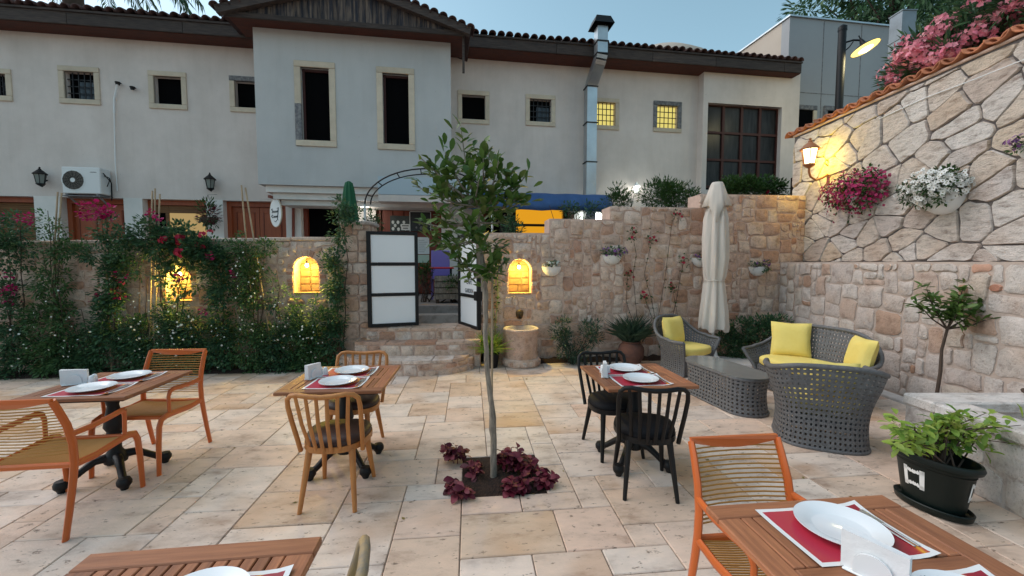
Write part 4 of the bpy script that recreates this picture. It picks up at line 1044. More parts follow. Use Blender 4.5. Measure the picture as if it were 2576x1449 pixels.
for (a, b, c, d) in ((-w_ / 2 - .015, -w_ / 2, 0, h_), (w_ / 2, w_ / 2 + .015, 0, h_), (-w_ / 2, w_ / 2, h_, h_ + .015)): MB().box(a, b, -.015, .01, c, d).build('frame', M_paper, o)
q = MB()
for (x, z, r_) in ((.0, .60, .06), (-.02, .38, .035), (-.10, .20, .03), (.02, .18, .05)): q.lathe([(0, -r_), (r_ * .7, -r_ * .4), (r_ * .7, r_ * .4), (0, r_)], 8, (x * w_ / .5, -.008, z * h_), 1, .1)
q.build('chalk_marks', mat('chalk', (.16, .15, .15), .8), o)
o, w_, h_ = flat('menu_sheet', 'tall white printed menu sheet just right of the closed gate leaf', 'notice', 1050, 597, 1079, 639, 0.1, M_paper)
q = MB()
for k in range(7): q.box(-w_ * .4, w_ * (.1 + .25 * ((k * 7) % 3) / 2), -.011, -.0085, h_ * (.12 + k * .115), h_ * (.14 + k * .115))
q.build('printed_lines', M_framestone_grey, o)
o, w_, h_ = flat('menu_sheet', 'pale green sheet hanging below the printed menu', 'notice', 1050, 641, 1079, 661, 0.1, mat('pale_green_paper', (.45, .54, .44), .7))
# purple chair, red table, crate
pcz = lane_floor(1108, 1.3); pc = thing('purple_chair', 'purple painted wooden chair seen through the gateway', 'chair', pcz, FA)
MB().box(-.20, .20, .16, .19, .45, 1.05, None, .01).build('back_panel', M_purple, pc); MB().box(-.21, .21, -.2, .2, .42, .45, None, .01).build('seat', M_purple, pc)
for x in (-.18, .18):
    for y in (-.17, .17): MB().box(x - .02, x + .02, y - .02, y + .02, 0, .42).build('leg', M_purple, pc)
rt_ = lane_floor(1092, 1.75); rt = thing('red_table', 'small table with bright red top behind the gate', 'table', rt_, FA)
MB().box(-.45, .40, -.28, .28, .66, .69, None, .01).build('table_top', M_red, rt)
for x in (-.38, .34):
    for y in (-.22, .22): MB().box(x - .02, x + .02, y - .02, y + .02, 0, .66).build('leg', M_iron, rt)
cr0 = lane_floor(1132, 2.15); cr = thing('wooden_crate', 'slatted wooden crate planter standing in the gateway', 'crate', cr0, FA)
for k in range(4):
    z = .08 + k * .115
    for (a, b, c, d) in ((-.30, .30, -.22, -.20), (-.30, .30, .20, .22), (-.30, -.28, -.199, .199), (.28, .30, -.199, .199)): MB().box(a, b, c, d, z, z + .098, None, .004).build('slat', M_bark, cr)
for x in (-.25, .25): MB().box(x - .03, x + .03, -.19, .19, 0, .078).build('skid', M_bark_dark, cr)
MB().box(-.28, .28, -.2, .2, .44, .47).build('soil', M_soil, cr)
# awning with orange lit room
aw = onhouse('blue_awning', 'blue fabric awning over the orange lit shop', 'awning', 1395, 505, 0)
s0, _ = fp(1170, 510, .8); s1, _ = fp(1530, 510, .8); zt_ = fp(1400, 488, .1)[1]; zb_ = fp(1400, 512, 1.1)[1]; cs = fp(1395, 505)
pr = [(-.05, zt_), (-.5, zt_ - .06), (-.9, (zt_ + zb_) / 2 + .05), (-1.1, zb_), (-1.12, zb_ - .16)]
q = MB(); nS = 14
vs_ = [(s0 + (s1 - s0) * i / nS - cs[0], y_, z - cs[1] + .012 * math.sin(i * 2.1 + y_ * 3)) for i in range(nS + 1) for (y_, z) in pr]
q.add(vs_, [(i * 5 + j, i * 5 + j + 1, (i + 1) * 5 + j + 1, (i + 1) * 5 + j) for i in range(nS) for j in range(4)])
o = q.build('fabric', M_blue, aw, 40); mm = o.modifiers.new('t', 'SOLIDIFY'); mm.thickness = .01
q = MB()
for i in (0, 5, 10, 14): xx = s0 + (s1 - s0) * i / nS - cs[0]; q.bar((xx, -.02, zt_ - cs[1] - .4), (xx, -1.08, zb_ - cs[1] - .03), .025, .025)
q.build('frame', M_iron, aw)
oc = thing('orange_shop_counter', 'orange lit panel of the shop below the blue awning', 'shop', FW(fp(1355, 560, .05)[0], .05, ZS), FA)
s0, z0 = fp(1297, 600, .1); s1, z1 = fp(1415, 528, .1); cs = fp(1355, 560, .05)[0]
MB().box(s0 - cs, s1 - cs, -.05, -.02, z0 - ZS - .5, z1 - ZS).build('glowing_panel', E_orange, oc); MB().box(s0 - cs, s1 - cs, -.10, -.055, fp(1355, 566, .1)[1] - ZS - .04, fp(1355, 566, .1)[1] - ZS + .02).build('dark_rail', M_iron, oc)
MB().box(s0 - cs - .4, s0 - cs - .01, -.12, -.03, 0, z1 - ZS + .05).build('shutter', M_iron, oc); MB().box(s1 - cs + .01, s1 - cs + .12, -.12, -.03, 0, z1 - ZS + .05).build('post', M_iron, oc)
wl1 = thing('lit_shop_window', 'white lit shop window glimpsed under the end of the blue awning', 'window', FW(fp(1475, 545, .06)[0], .06, fp(1475, 555, .06)[1]), FA)
MB().box(-.34, .42, .0, .03, -.3, .22).build('frame', M_white, wl1)
MB().lathe([(0, -.09), (.07, -.06), (.08, .06), (0, .10)], 14, (-.03, -.1, .08)).build('globe_lamp', E_white, wl1, 60); MB().box(.20, .40, -.03, -.012, -.05, .17).build('tube_lamp', E_white, wl1)
light('shop_light', (0.1, -.3, .1), 10, (.95, 1, .9), .1, wl1)
wl2 = onhouse('wall_lantern', 'glowing white lantern on the house wall above the hedge', 'lantern', 1601, 484, .22); lantern_parts(wl2, .72, E_white, M_white)
MB().tube([(0, .2, .1), (0, .08, .05), (0, .03, -.04)], .01, 6).build('arm', M_white, wl2); light('lantern_light', (0, -.14, .1), 2.5, (.95, 1, .85), .08, wl2)
# closed green parasol in the lane
gp_ = FW(fp(878, 500, 2.1)[0], 2.1, ZS); zt_g = fp(878, 456, 2.1)[1]; gu = thing('closed_green_umbrella', 'closed dark green parasol standing behind the gate pier', 'umbrella', gp_)
Hh = zt_g - ZS; q = MB(); vs_ = []; nF = 40
for (r_, z) in ((.02, Hh), (.06, Hh - .03), (.085, Hh - .14), (.125, Hh - .45), (.16, Hh - .8), (.15, Hh - 1.15), (.12, Hh - 1.35)):
    for k in range(nF): a = 2 * PI * k / nF; rr2 = r_ * (1 + .16 * math.cos(8 * a + z)); vs_.append((rr2 * math.cos(a), rr2 * math.sin(a), z))
q.add(vs_, [(i * nF + k, i * nF + (k + 1) % nF, (i + 1) * nF + (k + 1) % nF, (i + 1) * nF + k) for i in range(6) for k in range(nF)]); q.build('canopy', M_canvas_green, gu, 70)
MB().tube([(0, 0, 0), (0, 0, Hh - 1.2)], .024, 8).build('pole', M_bark_dark, gu, 60); MB().lathe([(0, 0), (.25, 0), (.25, .06), (.05, .1), (0, .1)], 16).build('base', M_marble, gu)

# ---------------------------------------------------------------- lamps on the right
pl_p = PL(2109, 280, 9.2, 0); pl = thing('street_lamp', 'tall dark lamp post with glowing dish shade behind the wall', 'street lamp', (pl_p.x, pl_p.y, 3.6))
ztp = PL(2111, 62, 9.2, 0).z - 3.6
MB().tube([(0, 0, 0), (0, 0, ztp - .12)], .075, 12).build('post', M_iron, pl, 60); MB().lathe([(.085, ztp - .13), (.085, ztp - .05), (.05, ztp - .02), (.02, ztp), (0, ztp + .01)], 14).build('post_cap', M_iron, pl, 40)
za = PL(2130, 108, 9.2, 0).z - 3.6
MB().tube([(.05, 0, za), (.2, -.05, za + .03), (.33, -.1, za)], .018, 6).build('arm', M_iron, pl, 60); MB().tube([(.06, 0, za - .18), (.14, -.03, za - .1), (.2, -.05, za)], .012, 6).build('scroll', M_iron, pl, 60)
shd = thing('x', 'x', 'x'); bpy.data.objects.remove(shd)
tl = Matrix.Translation((.33, -.12, za - .04)) @ Matrix.Scale(.78, 4) @ Matrix.Rotation(R(-17), 4, 'Y') @ Matrix.Rotation(R(-14), 4, 'X')
q = MB().lathe([(.03, .08), (.05, .02), (.07, -.06), (.2, -.13), (.33, -.20), (.34, -.215)], 24); q.v = [tuple(tl @ Vector(v)) for v in q.v]; q.build('shade', M_iron, pl, 50)
q = MB().lathe([(.17, -.238), (.26, -.225), (.325, -.205)], 24); q.v = [tuple(tl @ Vector(v)) for v in q.v]; q.build('reflector', emit('street_glow', (1.0, .72, .20), 1.6), pl, 60)
q = MB().lathe([(0, -.30), (.08, -.285), (.15, -.25), (.172, -.236)], 24); q.v = [tuple(tl @ Vector(v)) for v in q.v]; q.build('bulb', emit('street_bulb', (1.0, .88, .50), 4.5), pl, 60)
MB().tube([tl @ Vector((0, 0, .08)), tl @ Vector((0, 0, .2))], .012, 6).build('finial', M_iron, pl); light('street_light', tl @ Vector((0, -.1, -.42)), 60, (1, .85, .45), .2, pl)
bp = XP(2087, 425, XU); rl = thing('wall_lantern', 'lit amber lantern on a copper scroll bracket on the crazy paving', 'lantern', (XU - .34, bp.y, XP(2052, 408, XU - .34).z))
lantern_parts(rl, 1.12, E_lantern, M_copper)
bz = bp.z - rl.location.z
MB().tube([(0, 0, -.06), (.0, 0, -.12), (.03, 0, -.20), (.12, 0, -.255), (.22, 0, -.22), (.31, 0, -.16)], [.02, .018, .018, .018, .018, .016], 8).build('scroll_arm', M_copper, rl, 60)
MB().box(.312, .338, -.035, .035, -.34, .03, None, .01).build('back_plate', M_copper, rl); MB().tube([(.30, 0, -.02), (.25, 0, .02), (.27, 0, .07), (.31, 0, .05)], .012, 6).build('leaf_scroll', M_copper, rl, 60); MB().tube([(.30, 0, -.30), (.26, 0, -.36), (.29, 0, -.40), (.32, 0, -.37)], .012, 6).build('leaf_scroll', M_copper, rl, 60)
light('lantern_light', (.15, 0, .07), 14, (1.0, .73, .05), .05, rl)
# ================================================================== furniture
def orange_chair():
    t = thing('cord_armchair', 'x', 'chair')
    for s_ in (-1, 1):
        X = .245 * s_
        up = [(X, -.335, 0), (X, -.30, .15), (X, -.265, .32), (X, -.245, .44), (X * .985, -.245, .56), (X * .97, -.27, .68), (X * .955, -.315, .79), (X * .95, -.345, .85)]
        MB().tube(up, [.021, .023, .025, .026, .026, .025, .024, .023], 8, flat=.60, up=(1, 0, 0)).build('back_post', M_orange, t, 50)
        sd_ = [(X, -.25, .425), (X, -.10, .415), (X, .08, .43), (X, .17, .435), (X, .225, .42), (X, .25, .37), (X, .262, .25), (X, .275, 0)]
        MB().tube(sd_, [.022, .023, .024, .025, .025, .025, .024, .020], 8, flat=.62, up=(1, 0, 0)).build('seat_rail_and_leg', M_orange, t, 50)
        am_ = [(X * .98, -.262, .615), (X * 1.04, -.12, .615), (X * 1.06, .02, .625), (X * 1.05, .10, .632), (X * 1.03, .132, .618), (X * 1.01, .142, .58), (X, .138, .435)]
        MB().tube(am_, [.018, .019, .019, .019, .018, .015, .014], 8, flat=.8, up=(1, 0, 0)).build('armrest', M_orange, t, 50)
    q = MB(); n = 14; w_ = .235
    poly = [(-w_, .865), (w_, .865)] + [(w_ - 2 * w_ * k / n, .845 - .032 * math.sin(PI * k / n)) for k in range(n + 1)]
    q.prism(poly, lambda a, b, d: Vector((a, -.345 - (b - .85) * .4 - .02 * (1 - (a / w_) ** 2) + d, b)), -.009, .009); q.build('top_rail', M_orange, t)
    MB().bar((-.245, -.25, .425), (.245, -.25, .425), .03, .03, b=.006).build('rear_seat_rail', M_orange, t); MB().bar((-.245, .175, .425), (.245, .175, .425), .03, .03, b=.006).build('front_seat_rail', M_orange, t)
    q = MB(); n = 26
    for k in range(n):
        y = -.225 + .385 * k / (n - 1); q.tube([(-.248, y, .432), (-.12, y, .420), (0, y, .416), (.12, y, .420), (.248, y, .432)], .0042, 5)
    q.build('seat_cords', M_cord, t, 60)
    q = MB(); n = 17
    for k in range(n):
        z = .50 + .315 * k / (n - 1); tt = (z - .44) / .41; yb = -.245 - .10 * max(0, tt - .25) ** 1.3 * 1.5
        q.tube([(-.240, yb, z), (-.12, yb - .022, z - .002), (0, yb - .03, z - .003), (.12, yb - .022, z - .002), (.240, yb, z)], .0040, 5)
    q.build('back_cords', M_cord, t, 60)
    q = MB()
    for s_ in (-1, 1):
        for k in range(17): z = .50 + .315 * k / 16; tt = (z - .44) / .41; yb = -.245 - .10 * max(0, tt - .25) ** 1.3 * 1.5; q.lathe([(0, -.006), (.007, 0), (0, .006)], 6, (.232 * s_, yb, z))
    q.build('cord_pegs', M_cord, t)
    return t
def spindle_chair(wood, seatm, name='spindle_chair'):
    t = thing(name, 'x', 'chair')
    sh = []
    for k in range(28):                                   # D-shaped seat outline
        a = 2 * PI * k / 28; x, y = .215 * math.copysign(abs(math.cos(a)) ** .8, math.cos(a)), .215 * math.copysign(abs(math.sin(a)) ** .75, math.sin(a)); x *= 1 + .10 * y / .215; sh.append((x, y))
    q = MB().prism(sh, lambda a, b, d: Vector((a, b, d)), .385, .425); q.build('seat_frame', wood, t, 30)
    q = MB(); vs_ = []; rings = ((.97, .426), (.985, .445), (.93, .468), (.75, .482), (.4, .488)); n = len(sh)
    for (k, z) in rings: vs_ += [(a * k, b * k, z) for a, b in sh]
    vs_.append((0, 0, .490)); fs_ = [(i * n + k, i * n + (k + 1) % n, (i + 1) * n + (k + 1) % n, (i + 1) * n + k) for i in range(4) for k in range(n)] + [(4 * n + k, 4 * n + (k + 1) % n, 5 * n) for k in range(n)]
    q.add(vs_, fs_).build('seat_pad', seatm, t, 70)
    for sx_ in (-1, 1):
        MB().tube([(.15 * sx_, .145, .39), (.185 * sx_, .215, 0)], [.023, .014], 10).build('leg', wood, t, 60)
        MB().tube([(.14 * sx_, -.15, .39), (.178 * sx_, -.245, 0)], [.023, .014], 10).build('leg', wood, t, 60)
    hp_ = [(-.205, -.13, .375), (-.212, -.155, .46), (-.222, -.205, .60), (-.228, -.245, .72), (-.222, -.262, .775), (-.195, -.275, .802), (-.15, -.287, .808), (-.075, -.297, .798), (0, -.300, .793)]
    full = hp_ + [(-x, y, z) for x, y, z in hp_[-2::-1]]
    MB().tube(full, .0165, 8, flat=.95).build('bent_hoop', wood, t, 60)
    for k in range(6):
        f = (k - 2.5) / 2.5; x0, x1 = .125 * f, .165 * f; y0 = -.215 + .045 * f * f * 1.2; y1 = -.294 + .012 * f * f
        q = MB(); q.tube([(x0, y0, .39), ((x0 + x1) / 2, (y0 + y1) / 2 - .022, .60), (x1, y1, .797)], [.013, .0135, .012], 8, flat=.5, up=(0, 1, .25)); q.build('spindle', wood, t, 60)
    return t
def put(o, x, y, rz, label, group=None):
    o.location = (x, y, 0); o.rotation_euler = (0, 0, rz); o['label'] = label
    if group: o['group'] = group
    return o
def cafe_table(x, y, rz, size, label):
    t = thing('cafe_table', label, 'table', (x, y, 0), rz, 'teak pedestal tables on the terrace'); h = size / 2; Z1, Z0 = .73, .705; e = .082
    for (a, b) in ((-h, -h + e), (h - e, h), (-e * .42, e * .42)): MB().box(-h if abs(a) > .1 else -h + e, h if abs(a) > .1 else h - e, a + .001, b - .001, Z0, Z1 if abs(a) > .1 else Z1 - .0005, None, .004).build('cross_board', M_teak, t)
    for (a, b) in ((-h, -h + e), (h - e, h)):
        for (c, d) in ((-h + e + .001, h - e - .001),): MB().box(a, b, c, d, Z0, Z1 - .0008, None, .004).build('side_board', M_teak_y, t)
    n = 13; sw = (size - 2 * e) / n
    for (c, d) in ((-h + e + .002, -e * .42 - .002), (e * .42 + .002, h - e - .002)):
        for k in range(n): a = -h + e + k * sw; MB().box(a + .0025, a + sw - .0025, c, d, Z0 + .004, Z1 - .001, None, .003).build('slat', M_teak_y, t)
    MB().box(-h + .06, h - .06, -h + .06, h - .06, Z0 - .025, Z0 - .002).build('under_frame', M_bark_dark, t)
    MB().lathe([(.16, .68), (.16, .665), (.05, .655), (.038, .62), (.045, .60), (.036, .56), (.055, .46), (.065, .40), (.045, .36), (.05, .345), (.038, .33), (.04, .22), (.06, .19), (.075, .15), (.07, .12), (.04, .11), (0, .11)], 16).build('column', M_iron, t, 40)
    for k in range(4):
        a = PI / 4 + k * PI / 2; ca, sa = math.cos(a), math.sin(a); pts = [(.05, .165), (.12, .16), (.18, .12), (.24, .075), (.285, .055)]
        ft = MB().tube([(r_ * ca, r_ * sa, z) for r_, z in pts], [.034, .030, .025, .024, .028], 8); ft.build('foot', M_iron, t, 50)
        MB().lathe([(0, .0), (.022, 0), (.030, .02), (.045, .04), (.046, .062), (.035, .085), (0, .09)], 12, (.292 * ca, .292 * sa, 0)).build('foot_knob', M_iron, t, 50)
    return t
def matmat():
    m, t, b, o = _base('placemat_print'); tc = t.nodes.new('ShaderNodeTexCoord'); sp = t.nodes.new('ShaderNodeSeparateXYZ'); t.links.new(tc.outputs['Object'], sp.inputs[0])
    def mth(op, a, b_=None):
        n = t.nodes.new('ShaderNodeMath'); n.operation = op
        for i, v in enumerate((a, b_)):
            if v is None: continue
            if isinstance(v, (int, float)): n.inputs[i].default_value = v
            else: t.links.new(v, n.inputs[i])
        return n.outputs[0]
    ex = mth('GREATER_THAN', mth('ABSOLUTE', sp.outputs[0]), .205 - .017); ey = mth('GREATER_THAN', mth('ABSOLUTE', sp.outputs[1]), .147 - .017); ed = mth('MAXIMUM', ex, ey)
    wv = t.nodes.new('ShaderNodeTexWave'); wv.inputs['Scale'].default_value = 2.2; wv.inputs['Distortion'].default_value = 7; wv.inputs['Detail'].default_value = 1; wv.inputs['Detail Scale'].default_value = 1.2; t.links.new(tc.outputs['Object'], wv.inputs[0])
    c1 = _ramp(t, wv.outputs['Fac'], [(0, (.30, .012, .03)), (.5, (.38, .02, .03)), (.62, (.55, .12, .02)), (.78, (.75, .36, .03)), (.9, (.55, .14, .04)), (1, (.42, .03, .03))])
    gx = mth('ADD', mth('MULTIPLY', sp.outputs[0], 7.0), .35); gc = t.nodes.new('ShaderNodeClamp'); t.links.new(gx, gc.inputs[0])
    c = _mix(t, (.46, .025, .055), c1, gc.outputs[0]); c = _mix(t, c, (.78, .78, .77), ed); t.links.new(c, b.inputs['Base Color']); b.inputs['Roughness'].default_value = .45
    return m
M_mat = matmat()
def place_setting(T, u, v, rz, who, k, edge_up=0):
    """placemat, plate, fork and knife at (u,v) in the table's frame"""
    base = T.matrix_basis
    def wpt(a, b, z): return base @ Vector((a, b, z))
    tz = T.rotation_euler[2] + rz; rg = random.Random(k)
    pm = thing('placemat', 'red printed paper placemat ' + who, 'placemat', wpt(u, v, .7305), tz + rg.uniform(-.04, .04)); q = MB(); nx, ny = 10, 7; vs_ = []
    for j in range(ny + 1):
        for i in range(nx + 1):
            x, y = -.205 + .41 * i / nx, -.147 + .294 * j / ny; cl = max(0, abs(x) - .15) * max(0, abs(y) - .08); vs_.append((x, y, .001 + cl * (3.0 if x > 0 else .6) + .0008 * math.sin(i * 1.3 + j)))
    q.add(vs_, [(j * (nx + 1) + i, j * (nx + 1) + i + 1, (j + 1) * (nx + 1) + i + 1, (j + 1) * (nx + 1) + i) for j in range(ny) for i in range(nx)]); q.build('sheet', M_mat, pm, 80)
    pl_ = thing('plate', 'round white china plate ' + who, 'plate', wpt(u + rg.uniform(-.015, .015), v + rg.uniform(-.01, .01), .7345), tz)
    MB().lathe([(0, .004), (.08, .004), (.086, .006), (.098, .014), (.132, .021), (.136, .0225), (.136, .020), (.1, .010), (.085, .001), (.075, -.0005), (0, -.0005)], 48).build('dish', M_china, pl_, 50)
    for (nm, dx, cat) in (('fork', .165, 'fork'), ('knife', .182, 'knife')):
        fk = thing(nm, '%s beside the plate %s' % (('steel fork', 'steel knife')[nm == 'knife'], who), cat, wpt(u + dx * math.cos(rz) * (1), v + dx * math.sin(rz), .7335), tz + rg.uniform(-.05, .05))
        MB().box(-.004, .004, -.10, .02, .001, .004, None, .001).build('handle', M_steel, fk)
        q = MB()
        if nm == 'fork':
            for i in range(4): q.box(-.010 + i * .0055, -.0075 + i * .0055, .045, .09, .003, .006)
            q.box(-.010, .0095, .0195, .046, .002, .005)
        else: q.box(-.006, .008, .0195, .10, .0015, .004)
        q.build('tines' if nm == 'fork' else 'blade', M_steel, fk)
def napkins(T, u, v, rz, who):
    base = T.matrix_basis; tz = T.rotation_euler[2] + rz
    nh = thing('napkin_holder', 'white napkin holder packed with paper napkins ' + who, 'napkin holder', base @ Vector((u, v, .7305)), tz)
    MB().box(-.07, .07, -.028, .028, 0, .008, None, .003).build('base', M_china, nh)
    q = MB(); q.add([(-.075, -.018, .008), (.075, -.018, .008), (.075, .018, .008), (-.075, .018, .008), (-.078, -.015, .118), (.075, -.012, .108), (.075, .012, .106), (-.078, .014, .120)], [(0, 3, 2, 1), (4, 5, 6, 7), (0, 1, 5, 4), (1, 2, 6, 5), (2, 3, 7, 6), (3, 0, 4, 7)]); q.build('napkin_stack', M_napkin, nh)
    for s_ in (-1, 1):
        poly = [(-.045, 0), (.045, 0)] + [(.045 * math.cos(PI * k / 10), .03 + .042 * math.sin(PI * k / 10)) for k in range(11)]
        MB().prism(poly, lambda a, b, d: Vector((a, s_ * .022 + d, b + .006)), -.003, .003).build('side_plate', M_china, nh)
    for k, (du, dv) in enumerate(((.105, .015), (.105, -.03))):
        p = Matrix.Rotation(rz, 3, 'Z') @ Vector((du, dv, 0)); sk = thing('shaker', ('white salt shaker ', 'white pepper shaker ')[k] + who, 'shaker', base @ Vector((u + p.x, v + p.y, .7305)), tz)
        MB().lathe([(0, 0), (.021, 0), (.022, .01), (.017, .05), (.015, .058), (.008, .064), (0, .065)], 16).build('body', M_china, sk, 50)
        q = MB()
        for i in range(5): a = 2 * PI * i / 5; q.lathe([(0, 0), (.0014, 0), (0, .001)], 5, (.006 * math.cos(a), .006 * math.sin(a), .0645))
        q.build('holes', M_iron, sk)
TA = cafe_table(-3.05, 3.13, R(6.2), .72, 'teak pedestal table between the two orange chairs on the left')
TB = cafe_table(-1.345, 3.30, R(4.5), .75, 'teak pedestal table between the two honey wood chairs')
TC = cafe_table(1.005, 3.375, R(7.5), .71, 'teak pedestal table between the two black chairs')
TD = cafe_table(1.14, 1.20, R(6.0), .74, 'teak pedestal table in the near right corner')
TE = cafe_table(-.945, .965, R(7.0), .70, 'teak pedestal table cut off at the bottom left edge')
bpy.context.view_layer.update()
for T, nm, u0, un in ((TA, 'left table', -.00, -.25), (TB, 'honey chairs table', .0, -.24), (TC, 'black chairs table', -.03, -.255)):
    place_setting(T, u0, -.165, 0, 'nearer the camera on the ' + nm, hash(nm) % 97 if False else len(nm)); place_setting(T, u0 + .0, .15, 0, 'on the far side of the ' + nm, len(nm) + 7); napkins(T, un, .0, R(72 if T is not TA else 20), 'on the ' + nm)
place_setting(TD, .00, .175, R(0), 'at the far side of the near right table', 5); place_setting(TD, .06, -.17, 0, 'at the bottom edge of the near right table', 9); napkins(TD, -.09, -.03, R(-60), 'on the near right table')
place_setting(TE, .11, .055, 0, 'on the table at the bottom left edge', 11); place_setting(TE, -.34, .04, 0, 'at the lower corner of the bottom left table', 12)
oc0 = orange_chair()
put(oc0, -2.93, 2.68, R(7), 'orange cord armchair cut by the left edge, seen from behind', 'orange cord armchairs')
put(copy_tree(oc0), -3.0, 3.40, R(184), 'orange cord armchair facing the camera behind the left table', 'orange cord armchairs')
c3_ = copy_tree(oc0); c3_.scale = (.92, .95, .965); put(c3_, 1.08, 1.59, R(186), 'orange cord armchair at the near right table', 'orange cord armchairs')
sc0 = spindle_chair(M_bentwood, M_leather)
put(sc0, -1.235, 2.90, R(4), 'honey wood spindle chair with its back to the camera', 'honey wood spindle chairs')
put(copy_tree(sc0), -1.385, 3.60, R(183), 'honey wood spindle chair on the far side of its table', 'honey wood spindle chairs')
sc2 = spindle_chair(mat('worn_bentwood', (.40, .27, .12), .5, (.16, .15, .14), 7, (3, 3, 1)), M_leather)
put(sc2, -.70, 1.0, R(97), 'worn spindle chair whose hoop shows at the bottom edge', 'honey wood spindle chairs')
bc0 = spindle_chair(M_blackwood, M_blackseat, 'black_spindle_chair')
put(bc0, .985, 3.03, R(-6), 'black spindle chair with its back to the camera', 'black spindle chairs')
put(copy_tree(bc0), .885, 3.60, R(191), 'black spindle chair on the far side of its table', 'black spindle chairs')

# ---------------------------------------------------------------- wicker lounge set
def weave(mb, S, nu, nv, closed=False, hole=.52):
    """cane weave: a cell with an eight-sided hole for every grid square of surface S(i,j)"""
    for i in range(nu):
        for j in range(nv):
            out = [(i, j), (i + .5, j), (i + 1, j), (i + 1, j + .5), (i + 1, j + 1), (i + .5, j + 1), (i, j + 1), (i, j + .5)]
            inn = []
            for k, (a, b) in enumerate(out):
                f = hole * (.78 if k % 2 == 0 else 1.0); inn.append((i + .5 + (a - i - .5) * f, j + .5 + (b - j - .5) * f))
            vs_ = [S(a, b) for a, b in out] + [S(a, b) for a, b in inn]
            mb.add(vs_, [(k, (k + 1) % 8, 8 + (k + 1) % 8, 8 + k) for k in range(8)])
    return mb
def wmesh(mb): 
    me = bpy.data.meshes.new('weave'); me.from_pydata(mb.v, [], mb.f); return me
def pillow(w_, h_, t_, n=14):
    mb = MB(); vs_ = []; fs_ = []
    for sgn in (1, -1):
        o = len(vs_)
        for j in range(n + 1):
            for i in range(n + 1):
                u, v = -1 + 2 * i / n, -1 + 2 * j / n; th = ((1 - u ** 4) * (1 - v ** 4)) ** .55; pin = 1 - .07 * (1 - abs(u * v)) * max(abs(u), abs(v)) ** 3
                vs_.append((w_ / 2 * u * pin, sgn * t_ / 2 * th, h_ / 2 * v * pin))
        for j in range(n):
            for i in range(n): q = (o + j * (n + 1) + i, o + j * (n + 1) + i + 1, o + (j + 1) * (n + 1) + i + 1, o + (j + 1) * (n + 1) + i); fs_.append(q if sgn > 0 else q[::-1])
    return mb.add(vs_, fs_)
def seat_cushion(outline, z0, z1):
    mb = MB(); n = len(outline); cx = sum(p[0] for p in outline) / n; cy = sum(p[1] for p in outline) / n; vs_ = []
    for (k, z) in ((.95, z0), (1.0, z0 + .02), (1.0, z1 - .02), (.965, z1 - .004), (.8, z1 + .004), (.4, z1 + .010)): vs_ += [(cx + (a - cx) * k, cy + (b - cy) * k, z) for a, b in outline]
    vs_.append((cx, cy, z1 + .011)); fs_ = [(r_ * n + i, r_ * n + (i + 1) % n, (r_ + 1) * n + (i + 1) % n, (r_ + 1) * n + i) for r_ in range(5) for i in range(n)] + [(5 * n + i, 5 * n + (i + 1) % n, 6 * n) for i in range(n)]
    return mb.add(vs_, fs_)
def tub(name, label, cat, loc, rz, wd, dp, hb_, harm, group, nu=52, nv=20, seat_h=.30):
    """wicker tub seat: a flared shell round the back and sides, open at the front (+Y)"""
    t = thing(name, label, cat, loc, rz, group)
    A0 = R(-28); A1 = R(208)                               # from the right arm round the back to the left arm (angle 90 = back)
    e = .62
    def xy(a, k): 
        c, s_ = math.cos(a), math.sin(a); return (wd / 2 * k * math.copysign(abs(c) ** e, c), -dp / 2 * k * math.copysign(abs(s_) ** e, s_))
    def top(a): q = max(0, math.sin(a)); return harm + (hb_ - harm) * q ** 1.6 + (-.02 if q <= 0 else 0)
    _q = [(A0 + (A1 - A0) * k / 600) for k in range(601)]; _l = [0.0]
    for a_, b_ in zip(_q, _q[1:]): p_, r_ = xy(a_, 1), xy(b_, 1); _l.append(_l[-1] + math.hypot(p_[0] - r_[0], p_[1] - r_[1]))
    def S(i, j):
        a = float(np.interp(i / nu * _l[-1], _l, _q)); v = j / nv; z = v * top(a); k = .86 - .10 * math.sin(PI * min(1, v * 1.25)) * .6 + .22 * v ** 2.2; x, y = xy(a, k); return (x, y, z + .012)
    o = link('woven_shell', wmesh(weave(MB(), S, nu, nv)), M_wicker, t); s_ = o.modifiers.new('thick', 'SOLIDIFY'); s_.thickness = .014
    MB().tube([S(nu * k / 60, nv) for k in range(61)], .024, 8).build('top_rim', M_wicker, t, 60)
    MB().tube([S(nu * k / 60, 0) for k in range(61)], .020, 8).build('base_rim', M_wicker, t, 60)
    for i in (0, nu): MB().tube([S(i, nv * k / 10) for k in range(11)], .022, 8).build('front_edge', M_wicker, t, 60)
    # seat base front
    yf = xy(A0, .80)[1]; xl = xy(A1, .80)[0]; xr = xy(A0, .80)[0]; n2 = int((xr - xl) / .036)
    def S2(i, j): f = i / n2; return (xl + (xr - xl) * f, yf + .05 * math.sin(PI * f), .012 + (seat_h - .02) * j / 7)
    o = link('woven_front', wmesh(weave(MB(), S2, n2, 7)), M_wicker, t); s_ = o.modifiers.new('thick', 'SOLIDIFY'); s_.thickness = .012
    outl = [xy(A0 + (A1 - A0) * k / 24, .80) for k in range(25)]
    fr = [(xl + (xr - xl) * k / 8, yf + .07 * math.sin(PI * k / 8)) for k in range(1, 8)]
    MB().prism(outl + fr, lambda a, b, d: Vector((a, b, d)), seat_h - .04, seat_h - .005).build('seat_deck', M_wicker, t)
    cs_ = [(a * .97, b * .97 + .005) for a, b in outl] + [(a, b + .03) for a, b in fr]
    seat_cushion(cs_, seat_h, seat_h + .11).build('seat_cushion', M_yellow, t, 60)
    return t
